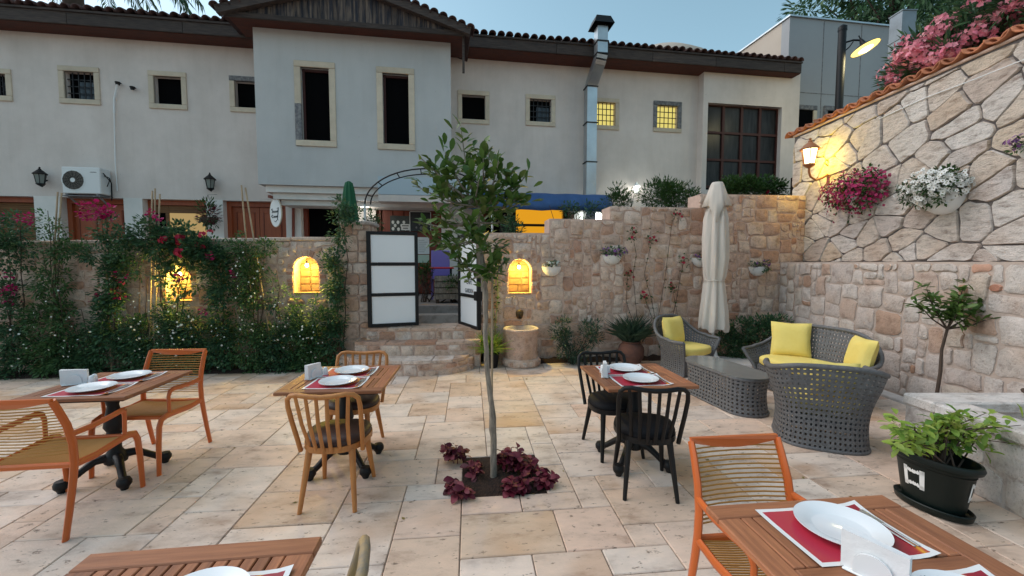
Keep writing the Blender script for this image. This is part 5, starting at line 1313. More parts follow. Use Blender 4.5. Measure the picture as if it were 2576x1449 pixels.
def add_pillow(loc, rz, tilt, label, w_=.43):
    o = thing('throw_pillow', label, 'pillow', loc, rz, 'yellow throw pillows'); q = pillow(w_, w_, .17); q.v = [tuple(Matrix.Rotation(tilt, 3, 'X') @ Vector((a, b, c + w_ / 2))) for a, b, c in q.v]; q.build('cover', M_yellow, o, 70)
    return o
def at_local(T, x, y, z):
    return Matrix.Translation(T.location) @ Matrix.Rotation(T.rotation_euler[2], 4, 'Z') @ Vector((x, y, z))
GW = 'grey wicker lounge set'
W1 = tub('wicker_armchair', 'grey wicker armchair beside the closed beige umbrella', 'armchair', (2.64, 6.22, 0), R(209), .80, .74, .80, .52, GW, 42, 16)
add_pillow(at_local(W1, .10, -.14, .40), R(212), R(10), 'yellow throw pillow leaning in the armchair by the umbrella')
W2 = tub('wicker_sofa', 'grey wicker two seat sofa in front of the pale side wall', 'sofa', (3.66, 5.14, 0), R(112), 1.30, .82, .80, .48, GW, 60, 16)
add_pillow(at_local(W2, .30, -.16, .40), R(150), R(14), 'large yellow throw pillow upright at the far end of the sofa', .46)
add_pillow(at_local(W2, -.48, -.12, .40), R(80), R(14), 'yellow throw pillow tilted in the near arm of the sofa', .40)
W3 = tub('wicker_armchair', 'grey wicker armchair in front with its woven back to the camera', 'armchair', (2.88, 3.84, 0), R(-24), .80, .74, .75, .66, GW, 42, 16)
add_pillow(at_local(W3, .07, -.12, .41), R(-24), R(6), 'yellow throw pillow showing over the back of the front armchair', .36)
ct_ = thing('coffee_table', 'oval grey wicker coffee table with a glass top', 'coffee table', (2.52, 4.88, 0), R(13), GW); ct_.scale = (.90, .90, 1)
nu = 52
def _csp(a):
    c, s_ = math.cos(a), math.sin(a); return (.255 * c, .255 * s_ + math.copysign(.36, s_) * min(1, abs(s_) * 6))
_ca = [2 * PI * k / 900 for k in range(901)]; _cl = [0.0]
for a_, b_ in zip(_ca, _ca[1:]): p_, r_ = _csp(a_), _csp(b_); _cl.append(_cl[-1] + math.hypot(p_[0] - r_[0], p_[1] - r_[1]))
def cS(i, j, k0=1.0):
    a = float(np.interp((i % nu) / nu * _cl[-1], _cl, _ca)); c, s_ = math.cos(a), math.sin(a); Lh, r_ = .36, .255; x = r_ * c; y = r_ * s_ + math.copysign(Lh, s_) * min(1, abs(s_) * 6); v = j / 9
    f = 1 - .05 * math.sin(PI * v); return (x * f, y * f, .015 + .385 * v)
o = link('woven_skirt', wmesh(weave(MB(), cS, nu, 9)), M_wicker, ct_); s_ = o.modifiers.new('thick', 'SOLIDIFY'); s_.thickness = .012
for j, r_ in ((0, .014), (9, .016)): MB().tube([cS(i, j) for i in range(nu)], r_, 6, True).build('rim', M_wicker, ct_, 60)
MB().prism([cS(i, 9)[:2] for i in range(nu)], lambda a, b, d: Vector((a, b, d)), .38, .40).build('woven_top', M_wicker, ct_)
MB().prism([tuple(1.03 * q for q in cS(i, 9)[:2]) for i in range(nu)], lambda a, b, d: Vector((a, b, d)), .418, .426).build('glass_top', M_glass_top, ct_)
# closed beige umbrella
um_p = (3.27, 6.74, 0); um = thing('closed_beige_umbrella', 'closed beige canvas garden umbrella on a marble slab base', 'umbrella', um_p, R(-26)); um.scale = (.9, .9, 1)
def uz(y): return PL(1797, y, 6.74, 0).z
q = MB(); nF = 96; vs_ = []; ks = []
prof = [(.03, 464), (.07, 470), (.09, 490), (.13, 520), (.175, 550), (.19, 600), (.19, 650), (.175, 695), (.150, 705), (.155, 715), (.175, 745), (.205, 785), (.225, 815), (.215, 825)]
for i, (r_, y) in enumerate(prof):
    z = uz(y)
    for k in range(nF):
        a = 2 * PI * k / nF; fold = .16 * math.cos(8 * a + .6 * math.sin(i * .5)) + .05 * math.cos(17 * a + i); hang = -.06 * max(0, math.cos(4 * a + .8)) if i >= len(prof) - 2 else 0
        rr2 = r_ * (1 + fold * (.3 if i < 3 else 1) * (.5 if i in (7, 8) else 1)); vs_.append((rr2 * math.cos(a), rr2 * math.sin(a), z + hang))
q.add(vs_, [(i * nF + k, i * nF + (k + 1) % nF, (i + 1) * nF + (k + 1) % nF, (i + 1) * nF + k) for i in range(len(prof) - 1) for k in range(nF)] + [tuple(range(nF))])
o = q.build('furled_canopy', M_canvas, um, 75)
q = MB(); vs_ = []; nC = 48; zt1 = uz(461)
for i, (r_, dz) in enumerate(((.0, .02), (.085, .012), (.105, -.02), (.15, -.18), (.20, -.37))):
    for k in range(nC):
        a = 2 * PI * k / nC; pt = max(0, math.cos(2 * (a + PI / 2))) ** 3; wg = max(0, math.cos(2 * a)) ** 2; kk = (0, 0, .1, .5, 1)[i]; z = zt1 + dz - kk * (.26 * pt) + kk * .0 * wg; rx_ = r_ * (1 + kk * .18 * wg) * (1 + .05 * kk * math.cos(12 * a)); vs_.append((rx_ * math.cos(a), rx_ * math.sin(a), z))
q.add(vs_, [(i * nC + k, i * nC + (k + 1) % nC, (i + 1) * nC + (k + 1) % nC, (i + 1) * nC + k) for i in range(4) for k in range(nC)]); o = q.build('top_valance', M_canvas, um, 75); mm = o.modifiers.new('t', 'SOLIDIFY'); mm.thickness = .006
MB().tube([(.168 * math.cos(2 * PI * k / 24), .168 * math.sin(2 * PI * k / 24), uz(705)) for k in range(24)], .008, 6, True).build('tie_strap', M_canvas, um, 60)
MB().tube([(0, 0, .1), (0, 0, uz(480))], .024, 10).build('pole', M_white, um, 60); MB().lathe([(0, .45), (.03, .45), (.035, .35), (.09, .14), (.13, .10), (0, .10)], 20).build('socket', M_pot_white, um, 50)
MB().box(-.12, .62, -.30, .22, 0, .095, None, .012).build('marble_slab', M_marble, um)
# fountain drum and mask
dr = thing('stone_drum', 'carved round stone drum fountain below the lit niche', 'fountain', (.145, 6.66, 0))
hD = PL(1310, 832, 6.4, 0).z
prf = [(.285, 0), (.305, .03), (.31, .09), (.29, .125), (.268, .13), (.262, .2), (.265, hD - .12), (.275, hD - .03), (.285, hD - .02), (.285, hD), (.27, hD + .01)]
MB().lathe(prf, 40).build('drum', M_rubble, dr, 40)
q = MB(); n = 40; vs_ = []
for (r_, z) in ((.27, hD + .01), (.22, hD + .005), (.19, hD - .10), (0, hD - .12)):
    for k in range(n): vs_.append((r_ * math.cos(2 * PI * k / n), r_ * math.sin(2 * PI * k / n), z))
q.add(vs_, [(i * n + k, i * n + (k + 1) % n, (i + 1) * n + (k + 1) % n, (i + 1) * n + k) for i in range(3) for k in range(n)]); q.build('basin', M_rubble2, dr, 40)
for k in range(18):
    a = 2 * PI * k / 18; p = (.305 * math.cos(a), .305 * math.sin(a)); q = MB().box(-.03, .03, -.012, .012, .03, .10, Matrix.Translation((p[0], p[1], 0)) @ Matrix.Rotation(a + PI / 2, 4, 'Z'), .008); q.build('carved_block', M_rubble, dr)
mu, mz = onwall(1306, 790); mk_ = thing('spout_mask', 'small dark bronze spout mask on the wall above the drum', 'spout', WM(mu, mz, .03), WA)
MB().lathe([(0, -.085), (.04, -.07), (.06, -.02), (.065, .03), (.05, .065), (0, .08)], 16, (0, 0, 0), 1, .5).build('face', mat('bronze', (.10, .06, .025), .45, (.05, .03, .015), 20, metal=.3), mk_, 60)
q = MB(); q.lathe([(0, -.013), (.013, 0), (0, .013)], 8, (-.024, -.028, .015)); q.lathe([(0, -.013), (.013, 0), (0, .013)], 8, (.024, -.028, .015)); q.box(-.008, .008, -.05, -.02, -.03, .01, None, .004); q.lathe([(.02, -.012), (.024, 0), (.02, .012)], 10, (0, -.024, -.05), 1, .6); q.build('features', M_iron, mk_, 40)
# trough on the right
tr = thing('stone_trough', 'pale marble water trough built against the side wall', 'trough', (4.0, 2.4, 0)); X0, X1, Y0, Y1, zt_ = 3.30, XL - .03, .9, 3.43, .56
def tp(o): return wparent(o, tr)
rim_ = [(X0 - .02, X1, Y1 - .24, Y1 + .02), (X0 - .02, X0 + .24, Y0, Y1 - .243), (X1 - .12, X1, Y0, Y1 - .243)]
for a, b, c, d in rim_: tp(MB().box(a, b, c, d, zt_ - .09, zt_, None, .014).build('rim_slab', M_trough))
for a, b, c, d in ((X0, X1 - .01, Y1 - .2, Y1), (X0, X0 + .2, Y0, Y1 - .202), (X1 - .1, X1 - .01, Y0, Y1 - .202)): tp(MB().box(a, b, c, d, 0, zt_ - .092).build('wall', M_trough))
r = random.Random(3); polys = rubble(Y0, Y1, .0, zt_ - .10, .12, lambda u, z: True, r, .008, .12, [(4, 1, 3), (3, 1, 3), (5, 2, 2), (3, 2, 2), (2, 1, 1)])
before = set(bpy.data.objects); stones(None, 'facing_stone', polys, lambda u, z, d: Vector((X0 - d, u, z)), M_trough, r, (.006, .014), 60)
for o in set(bpy.data.objects) - before: tp(o)
polys = rubble(X0, X1, .0, zt_ - .10, .12, lambda u, z: True, r, .008, .12, [(4, 1, 3), (3, 1, 3), (3, 2, 2)])
before = set(bpy.data.objects); stones(None, 'facing_stone', polys, lambda u, z, d: Vector((u, Y1 + d, z)), M_trough, r, (.006, .014), 30)
for o in set(bpy.data.objects) - before: tp(o)
tp(MB().box(X0 + .2, X1 - .1, Y0, Y1 - .2, .2, .24).build('basin_floor', M_rubble2))
q = MB().tube([(4.20, 3.34, .60), (4.45, 3.36, .605), (4.70, 3.33, .60)], [.05, .055, .05], 10, flat=.55); tag(q.build('driftwood_log', M_bark_dark, None, 50), 'short dark log lying on the rim of the marble trough', 'log')
# oval green pot
gp2 = thing('oval_green_pot', 'dark green oval plastic plant pot with white painted frames', 'plant pot', (2.83, 2.72, 0), R(-75)); gp2.scale = (.84, .84, 1.08)
def olathe(pr, n=40): return MB().lathe(pr, n, (0, 0, 0), 1.0, .62)
olathe([(0, .0), (.215, 0), (.245, .012), (.255, .045), (.245, .05), (.225, .03), (0, .03)]).build('saucer', M_pot_green, gp2, 50)
olathe([(.19, .03), (.205, .06), (.25, .29), (.262, .30), (.285, .305), (.295, .325), (.285, .345), (.265, .345), (.255, .32), (.245, .28)]).build('body', M_pot_green, gp2, 50)
olathe([(0, .285), (.20, .28), (.252, .275)]).build('soil', M_soil, gp2)
def frame_paint(a0, a1, z0, z1):
    q = MB(); n = 14; wv = lambda k: .006 * math.sin(k * 2.3)
    def P(a, z): r_ = (.205 + (.25 - .205) * (z - .06) / .23) + .0025; return (r_ * math.cos(a), r_ * .62 * math.sin(a), z)
    A = [(a0 + (a1 - a0) * k / n) for k in range(n + 1)]; t_ = .020
    for (zb1, zb2) in ((z0, z0 + t_), (z1 - t_, z1)):
        for k in range(n): b1 = .012 * math.sin(PI * k / n) * (1 if zb1 == z0 else -1); b2 = .012 * math.sin(PI * (k + 1) / n) * (1 if zb1 == z0 else -1); q.quad(P(A[k], zb1 + wv(k) * .4 + b1), P(A[k + 1], zb1 + wv(k + 1) * .4 + b2), P(A[k + 1], zb2 + b2 + wv(k)), P(A[k], zb2 + b1 - wv(k)))
    for (s0, s1) in ((0, 3), (n - 3, n)):
        for k in range(s0, s1):
            m_ = 6
            for j in range(m_): za, zb_ = z0 + (z1 - z0) * j / m_, z0 + (z1 - z0) * (j + 1) / m_; q.quad(P(A[k], za), P(A[k + 1], za), P(A[k + 1], zb_), P(A[k], zb_))
    return q
frame_paint(R(-122), R(-84), .13, .25).build('painted_frame', M_white, gp2); frame_paint(R(-6), R(22), .13, .25).build('painted_frame', M_white, gp2)
# ================================================================== plants
def unit(a): return a / np.maximum(1e-9, np.linalg.norm(a, axis=1, keepdims=True))
def leaf_set(P, D, L, W, rs, droop=.10, big=False):
    n = len(P); D = unit(D); U = unit(np.cross(np.cross(D, np.array([0, 0, 1.0]) + rs.normal(0, .35, (n, 3))), D) * -1 + 1e-6); U = np.where(U[:, 2:3] < 0, -U, U)
    S = np.cross(D, U); L = np.asarray(L).reshape(-1, 1) * np.ones((n, 1)); W = np.asarray(W).reshape(-1, 1) * np.ones((n, 1))
    if not big:
        V = np.stack([P, P + D * L * .45 + S * W / 2, P + D * L - U * L * droop, P + D * L * .45 - S * W / 2, P + D * L * .48 - U * L * .07], 1)
        F = np.array([[0, 1, 4], [1, 2, 4], [0, 4, 3], [4, 2, 3]]); k = 5
    else:
        V = np.stack([P, P + D * L * .32 + S * W * .36 + U * L * .02, P + D * L * .66 + S * W * .5, P + D * L * .90 + S * W * .28 - U * L * droop * .6, P + D * L - U * L * droop, P + D * L * .90 - S * W * .28 - U * L * droop * .6, P + D * L * .66 - S * W * .5, P + D * L * .32 - S * W * .36 + U * L * .02, P + D * L * .4 - U * L * .05, P + D * L * .75 - U * L * .08], 1)
        F = np.array([[0, 1, 8], [1, 2, 8], [2, 9, 8], [2, 3, 9], [3, 4, 9], [4, 5, 9], [5, 6, 9], [6, 8, 9], [6, 7, 8], [7, 0, 8]]); k = 10
    return V.reshape(-1, 3), (F[None] + (np.arange(n) * k)[:, None, None]).reshape(-1, 3)
def disc_set(P, N, r, rs, n=6, dish=.25):
    n *= 2
    N = unit(N); A = unit(np.cross(N, rs.normal(0, 1, N.shape))); B = np.cross(N, A); r = np.asarray(r).reshape(-1, 1) * np.ones((len(P), 1)); V = [P - N * r * dish]
    for k in range(n): a = 2 * PI * k / n; V.append(P + (A * math.cos(a) + B * math.sin(a)) * r * (1.0 if k % 2 else .66) + N * r * (0 if k % 2 else .08))
    V = np.stack(V, 1); F = np.array([[0, 1 + k, 1 + (k + 1) % n] for k in range(n)])
    return V.reshape(-1, 3), (F[None] + (np.arange(len(P)) * (n + 1))[:, None, None]).reshape(-1, 3)
def ell(rs, n, c, r, fill=.5):
    d = unit(rs.normal(0, 1, (n, 3))); q = rs.uniform(0, 1, (n, 1)) ** fill; return np.array(c) + d * q * np.array(r), d
def clumps(rs, n, c, r, k, cr):
    """n points gathered in k clumps inside an ellipsoid"""
    cc, d = ell(rs, k, c, r, .45); i = rs.integers(0, k, n); p, dd = ell(rs, n, (0, 0, 0), (cr, cr, cr), .5); return cc[i] + p, unit(d[i] * .6 + dd)
def leaves(name, m, P, D, L, W, rs, parent, big=False, droop=.1, var=.3):
    n = len(P); s = 1 + rs.uniform(-var, var, n); V, F = leaf_set(P, D, L * s, W * s, rs, droop, big); return tag(link(name, trimesh(name, V, F, big), m, parent), kind='stuff')
def flowers(name, m, P, N, r, rs, parent, n=6, dish=.25):
    V, F = disc_set(P, N, r * (1 + rs.uniform(-.25, .25, len(P))), rs, n, dish); return tag(link(name, trimesh(name, V, F), m, parent), kind='stuff')
def stems(pts_list, r0, r1, m, parent, name='stem', n=6):
    q = MB()
    for pts in pts_list: k = len(pts); q.tube(pts, [r0 + (r1 - r0) * i / (k - 1) for i in range(k)], n)
    return q.build(name, m, parent, 60)
def wig(rs, a, b, k, am):
    a, b = np.array(a, float), np.array(b, float); t = np.linspace(0, 1, k)[:, None]; p = a + (b - a) * t; p[1:-1] += rs.normal(0, am, (k - 2, 3)); return [Vector(q) for q in p]

# ---------------- young tree in the middle
rs = np.random.default_rng(4)
tb = Vector((-.139, 3.12, 0)); tree = thing('young_tree', 'slender young tree with glossy leaves in the square soil pit', 'tree', tb)
def tpx(x, y, dy=0.0): p = PL(x, y, 3.12 + dy, 0); return p - tb
trunk = [tpx(1241, 1203), tpx(1236, 1080), tpx(1228, 930), tpx(1222, 800), tpx(1216, 720), tpx(1210, 660), tpx(1206, 590), tpx(1200, 520)]
trunk[0] = Vector((trunk[0].x, 0, -.03))
tr_, rr_t = [], []; rg0 = random.Random(12); R_ = [.027, .022, .019, .018, .024, .029, .022, .014]
for k in range(len(trunk) - 1):
    for q in range(5):
        t = q / 5; tr_.append(trunk[k].lerp(trunk[k + 1], t) + Vector((rg0.gauss(0, .003), rg0.gauss(0, .003), 0)) + Vector((.010 * math.sin((k + t) * 1.9), 0, 0))); rr_t.append((R_[k] + (R_[k + 1] - R_[k]) * t) * (1 + rg0.uniform(-.07, .10) + (.22 if rg0.random() < .10 else 0)))
MB().tube(tr_, rr_t, 12).build('trunk', M_bark, tree, 60)
stk = MB().tube([tpx(1236, 1200, .05), tpx(1238, 700, .06)], .010, 6); stk.build('support_cane', M_cane, tree)
tips = [(1160, 330, .05), (1120, 385, -.10), (1175, 395, .12), (1215, 380, .0), (1235, 370, .1), (1255, 400, -.08), (1280, 430, .1), (1055, 395, -.1), (1090, 420, .1), (1135, 430, -.05), (1050, 470, .08), (1100, 480, -.12), (1320, 445, .05), (1300, 500, -.1), (1335, 500, .1), (1060, 560, .1), (1095, 545, -.1), (1270, 540, .15), (1250, 480, -.15), (1170, 470, .2), (1205, 450, -.2), (1130, 540, .2), (1180, 560, -.25), (1230, 560, .25), (1120, 610, -.1), (1270, 620, .1), (1090, 610, .12), (1240, 690, -.1), (1180, 690, .1), (1150, 650, -.05), (1265, 660, -.05), (1200, 500, .0), (1220, 620, -.22), (1160, 600, .25), (1150, 500, .0), (1225, 430, .05), (1185, 430, -.1), (1230, 520, -.2), (1130, 480, .15), (1200, 640, .15), (1195, 590, -.2), (1290, 470, 0), (1235, 655, -.15)]
forks = [tpx(1210, 650), tpx(1207, 600), tpx(1203, 560), tpx(1200, 520)]
br_ = []; LP, LD = [], []; rg = random.Random(8)
for (x, y, dy) in tips:
    e = tpx(x, y, dy); f = forks[min(3, int((700 - y) / 60)) if y < 700 else 0] if y < 650 else tpx(1213, 690)
    mid = f.lerp(e, .55) + Vector((rg.uniform(-.03, .03), rg.uniform(-.03, .03), -.04)); br_.append([f, f.lerp(mid, .5), mid, e.lerp(mid, .25), e])
    dirn = (e - mid).normalized()
    for q in range(20):
        t = rg.uniform(.0, 1.05) ** .8; p = mid.lerp(e, t) + Vector((rg.gauss(0, .02), rg.gauss(0, .02), rg.gauss(0, .03))); a = rg.uniform(0, 2 * PI); o_ = Vector((math.cos(a), math.sin(a), rg.uniform(-.7, 1.3))); LP.append(p); LD.append(o_.normalized() + dirn * (.9 if t > .8 else .3))
stems(br_, .0095, .0035, M_bark, tree, 'branches')
leaves('leaves', L_tree, np.array(LP), np.array(LD), .092, .041, rs, tree, True, .12)
# ---------------- coleus in the pit
def coleus(label, x, y, n, spread, h, seed):
    rs = np.random.default_rng(seed); p = G(x, y, 0); t = thing('coleus_plant', label, 'plant', p, 0, 'burgundy coleus round the young tree'); P, D, ST = [], [], []
    for k in range(n):
        b = np.array([rs.normal(0, spread * .5), rs.normal(0, spread * .35), 0]); tp_ = b + np.array([rs.normal(0, .04), rs.normal(0, .04), h * rs.uniform(.5, 1)]); ST.append([Vector(b), Vector((b + tp_) / 2), Vector(tp_)])
        for q in range(11): f = rs.uniform(.3, 1); a = rs.uniform(0, 2 * PI); P.append(b + (tp_ - b) * f); D.append([math.cos(a), math.sin(a), rs.uniform(-.25, .5)])
    leaves('leaves', L_coleus, np.array(P), np.array(D), .068, .042, rs, t, True, .25); stems(ST, .004, .003, L_coleus, t)
coleus('burgundy coleus clump at the far left corner of the tree pit', 1152, 1160, 8, .10, .16, 1); coleus('burgundy coleus spilling over the near left corner of the tree pit', 1155, 1240, 7, .09, .08, 2)
coleus('bushy burgundy coleus right of the trunk', 1300, 1185, 16, .15, .20, 3); coleus('burgundy coleus at the near right corner of the tree pit', 1300, 1232, 9, .12, .10, 5); coleus('lone burgundy coleus sprig lying on the paving right of the pit', 1371, 1224, 4, .05, .10, 4)
coleus('low burgundy coleus behind the trunk', 1200, 1195, 5, .08, .06, 6)
# ---------------- climbers and shrubs of the left bed
def bedp(x, off=.28): d = ray(x, 660); t = (WV - off) / (-d[0] * ws + d[1] * wc); return Vector((d[0] * t, d[1] * t, 0))
def bpx(x, y, off, ref): u, z = onwall(x, y, off); p = UV(u, WV - off, z); return np.array(p - ref)
def climber(label, x, clump, lm, ll, lw, stemsx, fl=(), cat='shrub', name='climbing_shrub', seed=0, off=.26, canes=()):
    """clump: list of (px, py, rx_px, ry_px, n leaves)"""
    rs = np.random.default_rng(seed + 100); b = bedp(x, off); t = thing(name, label, cat, b); sc_ = b.y / FPX; P, D = [], []
    for (cx, cy, rx, ry, n) in clump:
        c = bpx(cx, cy, off, b); n = int(n * 1.35); p, d = clumps(rs, n, c, (rx * sc_, .17, ry * sc_), max(6, n // 45), .10); p[:, 1] = np.minimum(p[:, 1], .24); p[:, 2] = np.maximum(p[:, 2], .01); d[:, 1] -= .35; P.append(p); D.append(d)
    leaves('foliage', lm, np.concatenate(P), np.concatenate(D), ll, lw, rs, t)
    if stemsx: stems([wig(rs, (rs.normal(0, .05), .05, 0), bpx(sx_, sy_, off, b), 7, .02) for sx_, sy_ in stemsx], .011, .004, M_bark_dark, t)
    for (kind, cx, cy, rx, ry, n, size) in fl:
        c = bpx(cx, cy, off + .12, b); p, d = clumps(rs, n, c, (rx * sc_, .12, ry * sc_), max(3, n // 10), .05) if kind != 'w' else ell(rs, n, c - np.array([0, .06, 0]), (rx * sc_, .16, ry * sc_), .4)
        p[:, 2] = np.maximum(p[:, 2], .03); d[:, 1] -= .7
        if kind == 'w':
            q_ = rs.uniform(0, 1, len(p)) < .6; p, d = p[q_], d[q_]; flowers('white_flowers', L_whitefl, p, d, size, rs, t, 5, .1)
        elif kind == 'm': leaves('magenta_bracts', L_magenta, p, d, size * 2, size * 1.7, rs, t)
        elif kind == 'r': flowers('roses', L_rose, p, d, size, rs, t, 7, .35)
    return t
DL = L_dark
climber('tall dark jasmine with magenta blooms at the left edge', 10, [(15, 640, 60, 60, 900), (20, 590, 55, 40, 420), (10, 800, 70, 90, 1700), (25, 905, 70, 50, 1100), (40, 560, 40, 25, 200)], DL, .055, .026, [(20, 600), (50, 560), (5, 700)], [('m', 45, 548, 40, 12, 60, .022), ('m', 15, 740, 25, 30, 80, .022), ('m', 20, 690, 12, 10, 15, .022), ('w', 30, 860, 70, 70, 26, .014)], seed=1)
climber('jasmine with few white stars climbing canes before the white pillar', 130, [(125, 700, 45, 55, 700), (130, 810, 60, 80, 1700), (120, 900, 65, 50, 1300), (125, 560, 32, 60, 150), (165, 632, 50, 22, 420), (125, 610, 40, 30, 300)], L_jas, .05, .025, [(120, 530), (130, 560), (150, 600), (105, 620)], [('w', 130, 800, 60, 110, 40, .013)], seed=2)
climber('low leafy shrub under bare stones between the canes and the dark column', 205, [(205, 885, 55, 60, 1100), (200, 920, 60, 35, 900), (225, 640, 45, 14, 240)], DL, .05, .026, [(205, 780)], [('w', 205, 870, 50, 60, 22, .013)], seed=3)
climber('dark bougainvillea column crowned with a magenta tuft', 268, [(280, 700, 30, 80, 1300), (270, 830, 38, 90, 1500), (262, 570, 34, 26, 260), (300, 625, 45, 32, 520), (320, 600, 25, 22, 160)], DL, .055, .030, [(262, 540), (270, 640), (285, 700)], [('m', 240, 528, 48, 20, 190, .024), ('m', 285, 545, 20, 18, 40, .022), ('m', 232, 745, 10, 14, 16, .022), ('m', 290, 740, 14, 14, 18, .022), ('m', 305, 690, 14, 20, 26, .022)], 'bougainvillea', 'bougainvillea', 4)
climber('jasmine shrub with scattered white flowers below the rose canes', 345, [(345, 855, 45, 60, 1100), (350, 905, 65, 50, 1300), (340, 680, 22, 50, 160)], DL, .05, .025, [(345, 650), (370, 700)], [('w', 350, 820, 50, 100, 46, .015)], seed=5)
climber('climbing rose with crimson blooms above the hidden niche', 400, [(385, 600, 40, 45, 760), (440, 600, 48, 36, 720), (505, 630, 45, 34, 640), (450, 655, 30, 18, 200), (405, 690, 20, 60, 260), (480, 700, 18, 60, 160), (450, 718, 26, 34, 150)], L_dark, .06, .035, [(385, 580), (410, 620), (470, 620), (390, 540), (500, 640)], [('r', 470, 634, 25, 6, 9, .042), ('r', 435, 605, 38, 18, 40, .032), ('m', 390, 540, 20, 16, 40, .022), ('m', 455, 690, 35, 20, 26, .022), ('r', 500, 615, 14, 8, 5, .035), ('r', 520, 590, 14, 10, 8, .03)], 'rose', 'climbing_rose', 6)
climber('white flecked jasmine mound beneath the hidden niche', 455, [(430, 830, 55, 80, 1900), (470, 905, 65, 55, 1500), (480, 840, 40, 50, 600)], DL, .05, .026, [(440, 760), (470, 800)], [('w', 440, 830, 70, 100, 85, .016)], seed=7)
climber('tall dark column with pink blooms right of the hidden niche', 548, [(545, 690, 32, 85, 1500), (548, 850, 42, 90, 1700), (520, 630, 28, 30, 300)], DL, .055, .030, [(545, 610), (530, 640)], [('m', 590, 690, 10, 10, 12, .022), ('m', 520, 780, 8, 40, 26, .02), ('m', 545, 650, 20, 18, 18, .022), ('w', 560, 870, 45, 60, 30, .014)], seed=8)
climber('jasmine pillar round thin canes beside the red door', 628, [(622, 700, 42, 85, 1700), (630, 850, 55, 90, 2100), (610, 620, 42, 26, 460), (665, 628, 38, 20, 300)], L_jas, .046, .024, [(615, 600), (640, 640), (665, 610)], [('w', 630, 760, 50, 160, 90, .014)], seed=9)
climber('jasmine shrub lit yellow on the left of the lit niche', 705, [(700, 860, 40, 60, 1200), (700, 910, 50, 35, 900), (690, 730, 18, 60, 260)], L_dark, .046, .024, [(695, 680), (700, 760)], [('w', 700, 820, 45, 100, 55, .014)], seed=10)
climber('jasmine mound lit yellow under the bright niche', 775, [(770, 850, 50, 60, 1800), (770, 905, 55, 30, 900), (735, 790, 22, 40, 420), (800, 800, 20, 50, 420)], L_jas, .046, .024, [(760, 800), (790, 780)], [('w', 770, 850, 50, 70, 45, .014)], seed=11)
climber('narrow dark vine climbing the left side of the gate pier', 845, [(842, 700, 22, 90, 1100), (838, 830, 30, 90, 1300), (855, 560, 18, 60, 420), (870, 520, 22, 25, 200), (822, 660, 20, 14, 130), (895, 545, 22, 16, 150)], L_dark, .05, .03, [(850, 520), (842, 640), (870, 520)], [], 'vine', 'wall_vine', 12, .22)
def cane_set(label, pts, seed):
    b = bedp(pts[0][0]); t = thing('bamboo_canes', label, 'canes', b, 0, 'bamboo canes staking the climbers')
    for (x0, y0, x1, y1) in pts:
        a, c = bpx(x0, y0, .22, b), bpx(x1, y1, .22, b); d = c - a; c2 = a + d * ((a[2] - .02) / max(.05, (a[2] - c[2]))) if a[2] > c[2] else c
        MB().tube([Vector(a), Vector(a * .5 + c2 * .5), Vector(c2)], .011, 6).build('cane', M_cane, t, 60)
cane_set('pair of bamboo canes before the first white pillar', [(145, 483, 137, 620), (155, 485, 143, 640)], 1); cane_set('three bamboo canes rising over the rose before the lit doorway', [(383, 480, 380, 640), (390, 474, 389, 640), (402, 488, 396, 640)], 2)
cane_set('two thin bamboo canes leaning before the red door', [(607, 466, 622, 640), (617, 472, 655, 705)], 3); cane_set('single short cane under the magenta tuft', [(262, 590, 268, 700)], 4)
# hanging basket by the doorway
hb_p = FW(fp(525, 540, .3)[0], .3, fp(525, 548, .3)[1]); hk = thing('hanging_basket', 'dark hanging flower basket beside the lit doorway', 'hanging basket', hb_p); rs = np.random.default_rng(40)
MB().lathe([(0, -.16), (.10, -.14), (.17, -.05), (.18, .0), (.16, 0)], 16).build('basket', M_bark_dark, hk, 50); p, d = ell(rs, 500, (0, 0, .05), (.22, .2, .2), .5); leaves('foliage', L_coleus, p[:200], d[:200], .08, .035, rs, hk); leaves('foliage', L_mid, p[200:340] + [0, 0, .16], d[200:340] + [0, 0, .8], .09, .03, rs, hk); leaves('trailing_foliage', L_dark, p[340:] * [1, 1, .8] - [0, 0, .12], d[340:] - [0, 0, .5], .07, .035, rs, hk)
stems([[Vector((x, 0, 0)), Vector((0, 0, .5)), Vector((0, .28, .55))] for x in (-.16, .16)], .004, .004, M_iron, hk, 'hanger')
# ---------------- beds and pots along the right
def shrub(name, label, cat, loc, cl, lm, ll, lw, seed, st=5, fl=(), sr=.008, fill=.085, stm=None):
    rs = np.random.default_rng(seed); t = thing(name, label, cat, loc); P, D, S = [], [], []
    for (c, r_, n) in cl:
        p, d = clumps(rs, n, c, r_, max(6, n // 30), fill); p[:, 2] = np.maximum(p[:, 2], .01); P.append(p); D.append(d + [0, 0, .3])
        for k in range(st): e, _ = ell(rs, 1, c, np.array(r_) * .7); S.append(wig(rs, (rs.normal(0, .03), rs.normal(0, .03), 0), e[0], 5, .015))
    leaves('foliage', lm, np.concatenate(P), np.concatenate(D), ll, lw, rs, t)
    if S: stems(S, sr, sr * .4, stm or M_bark_dark, t)
    for (m_, nm, c, r_, n, size) in fl: p, d = ell(rs, n, c, r_, .35); flowers(nm, m_, p, d + [0, -.4, .2], size, rs, t, 6, .2)
    return t
shrub('rosemary_shrub', 'blue-green shrub standing left of the terracotta jar', 'shrub', (.98, 6.72, 0), [((-.14, 0, .45), (.17, .14, .30), 900), ((.30, .02, .48), (.17, .14, .25), 750), ((.02, -.05, .18), (.28, .15, .15), 600)], L_bluegreen, .055, .018, 50)
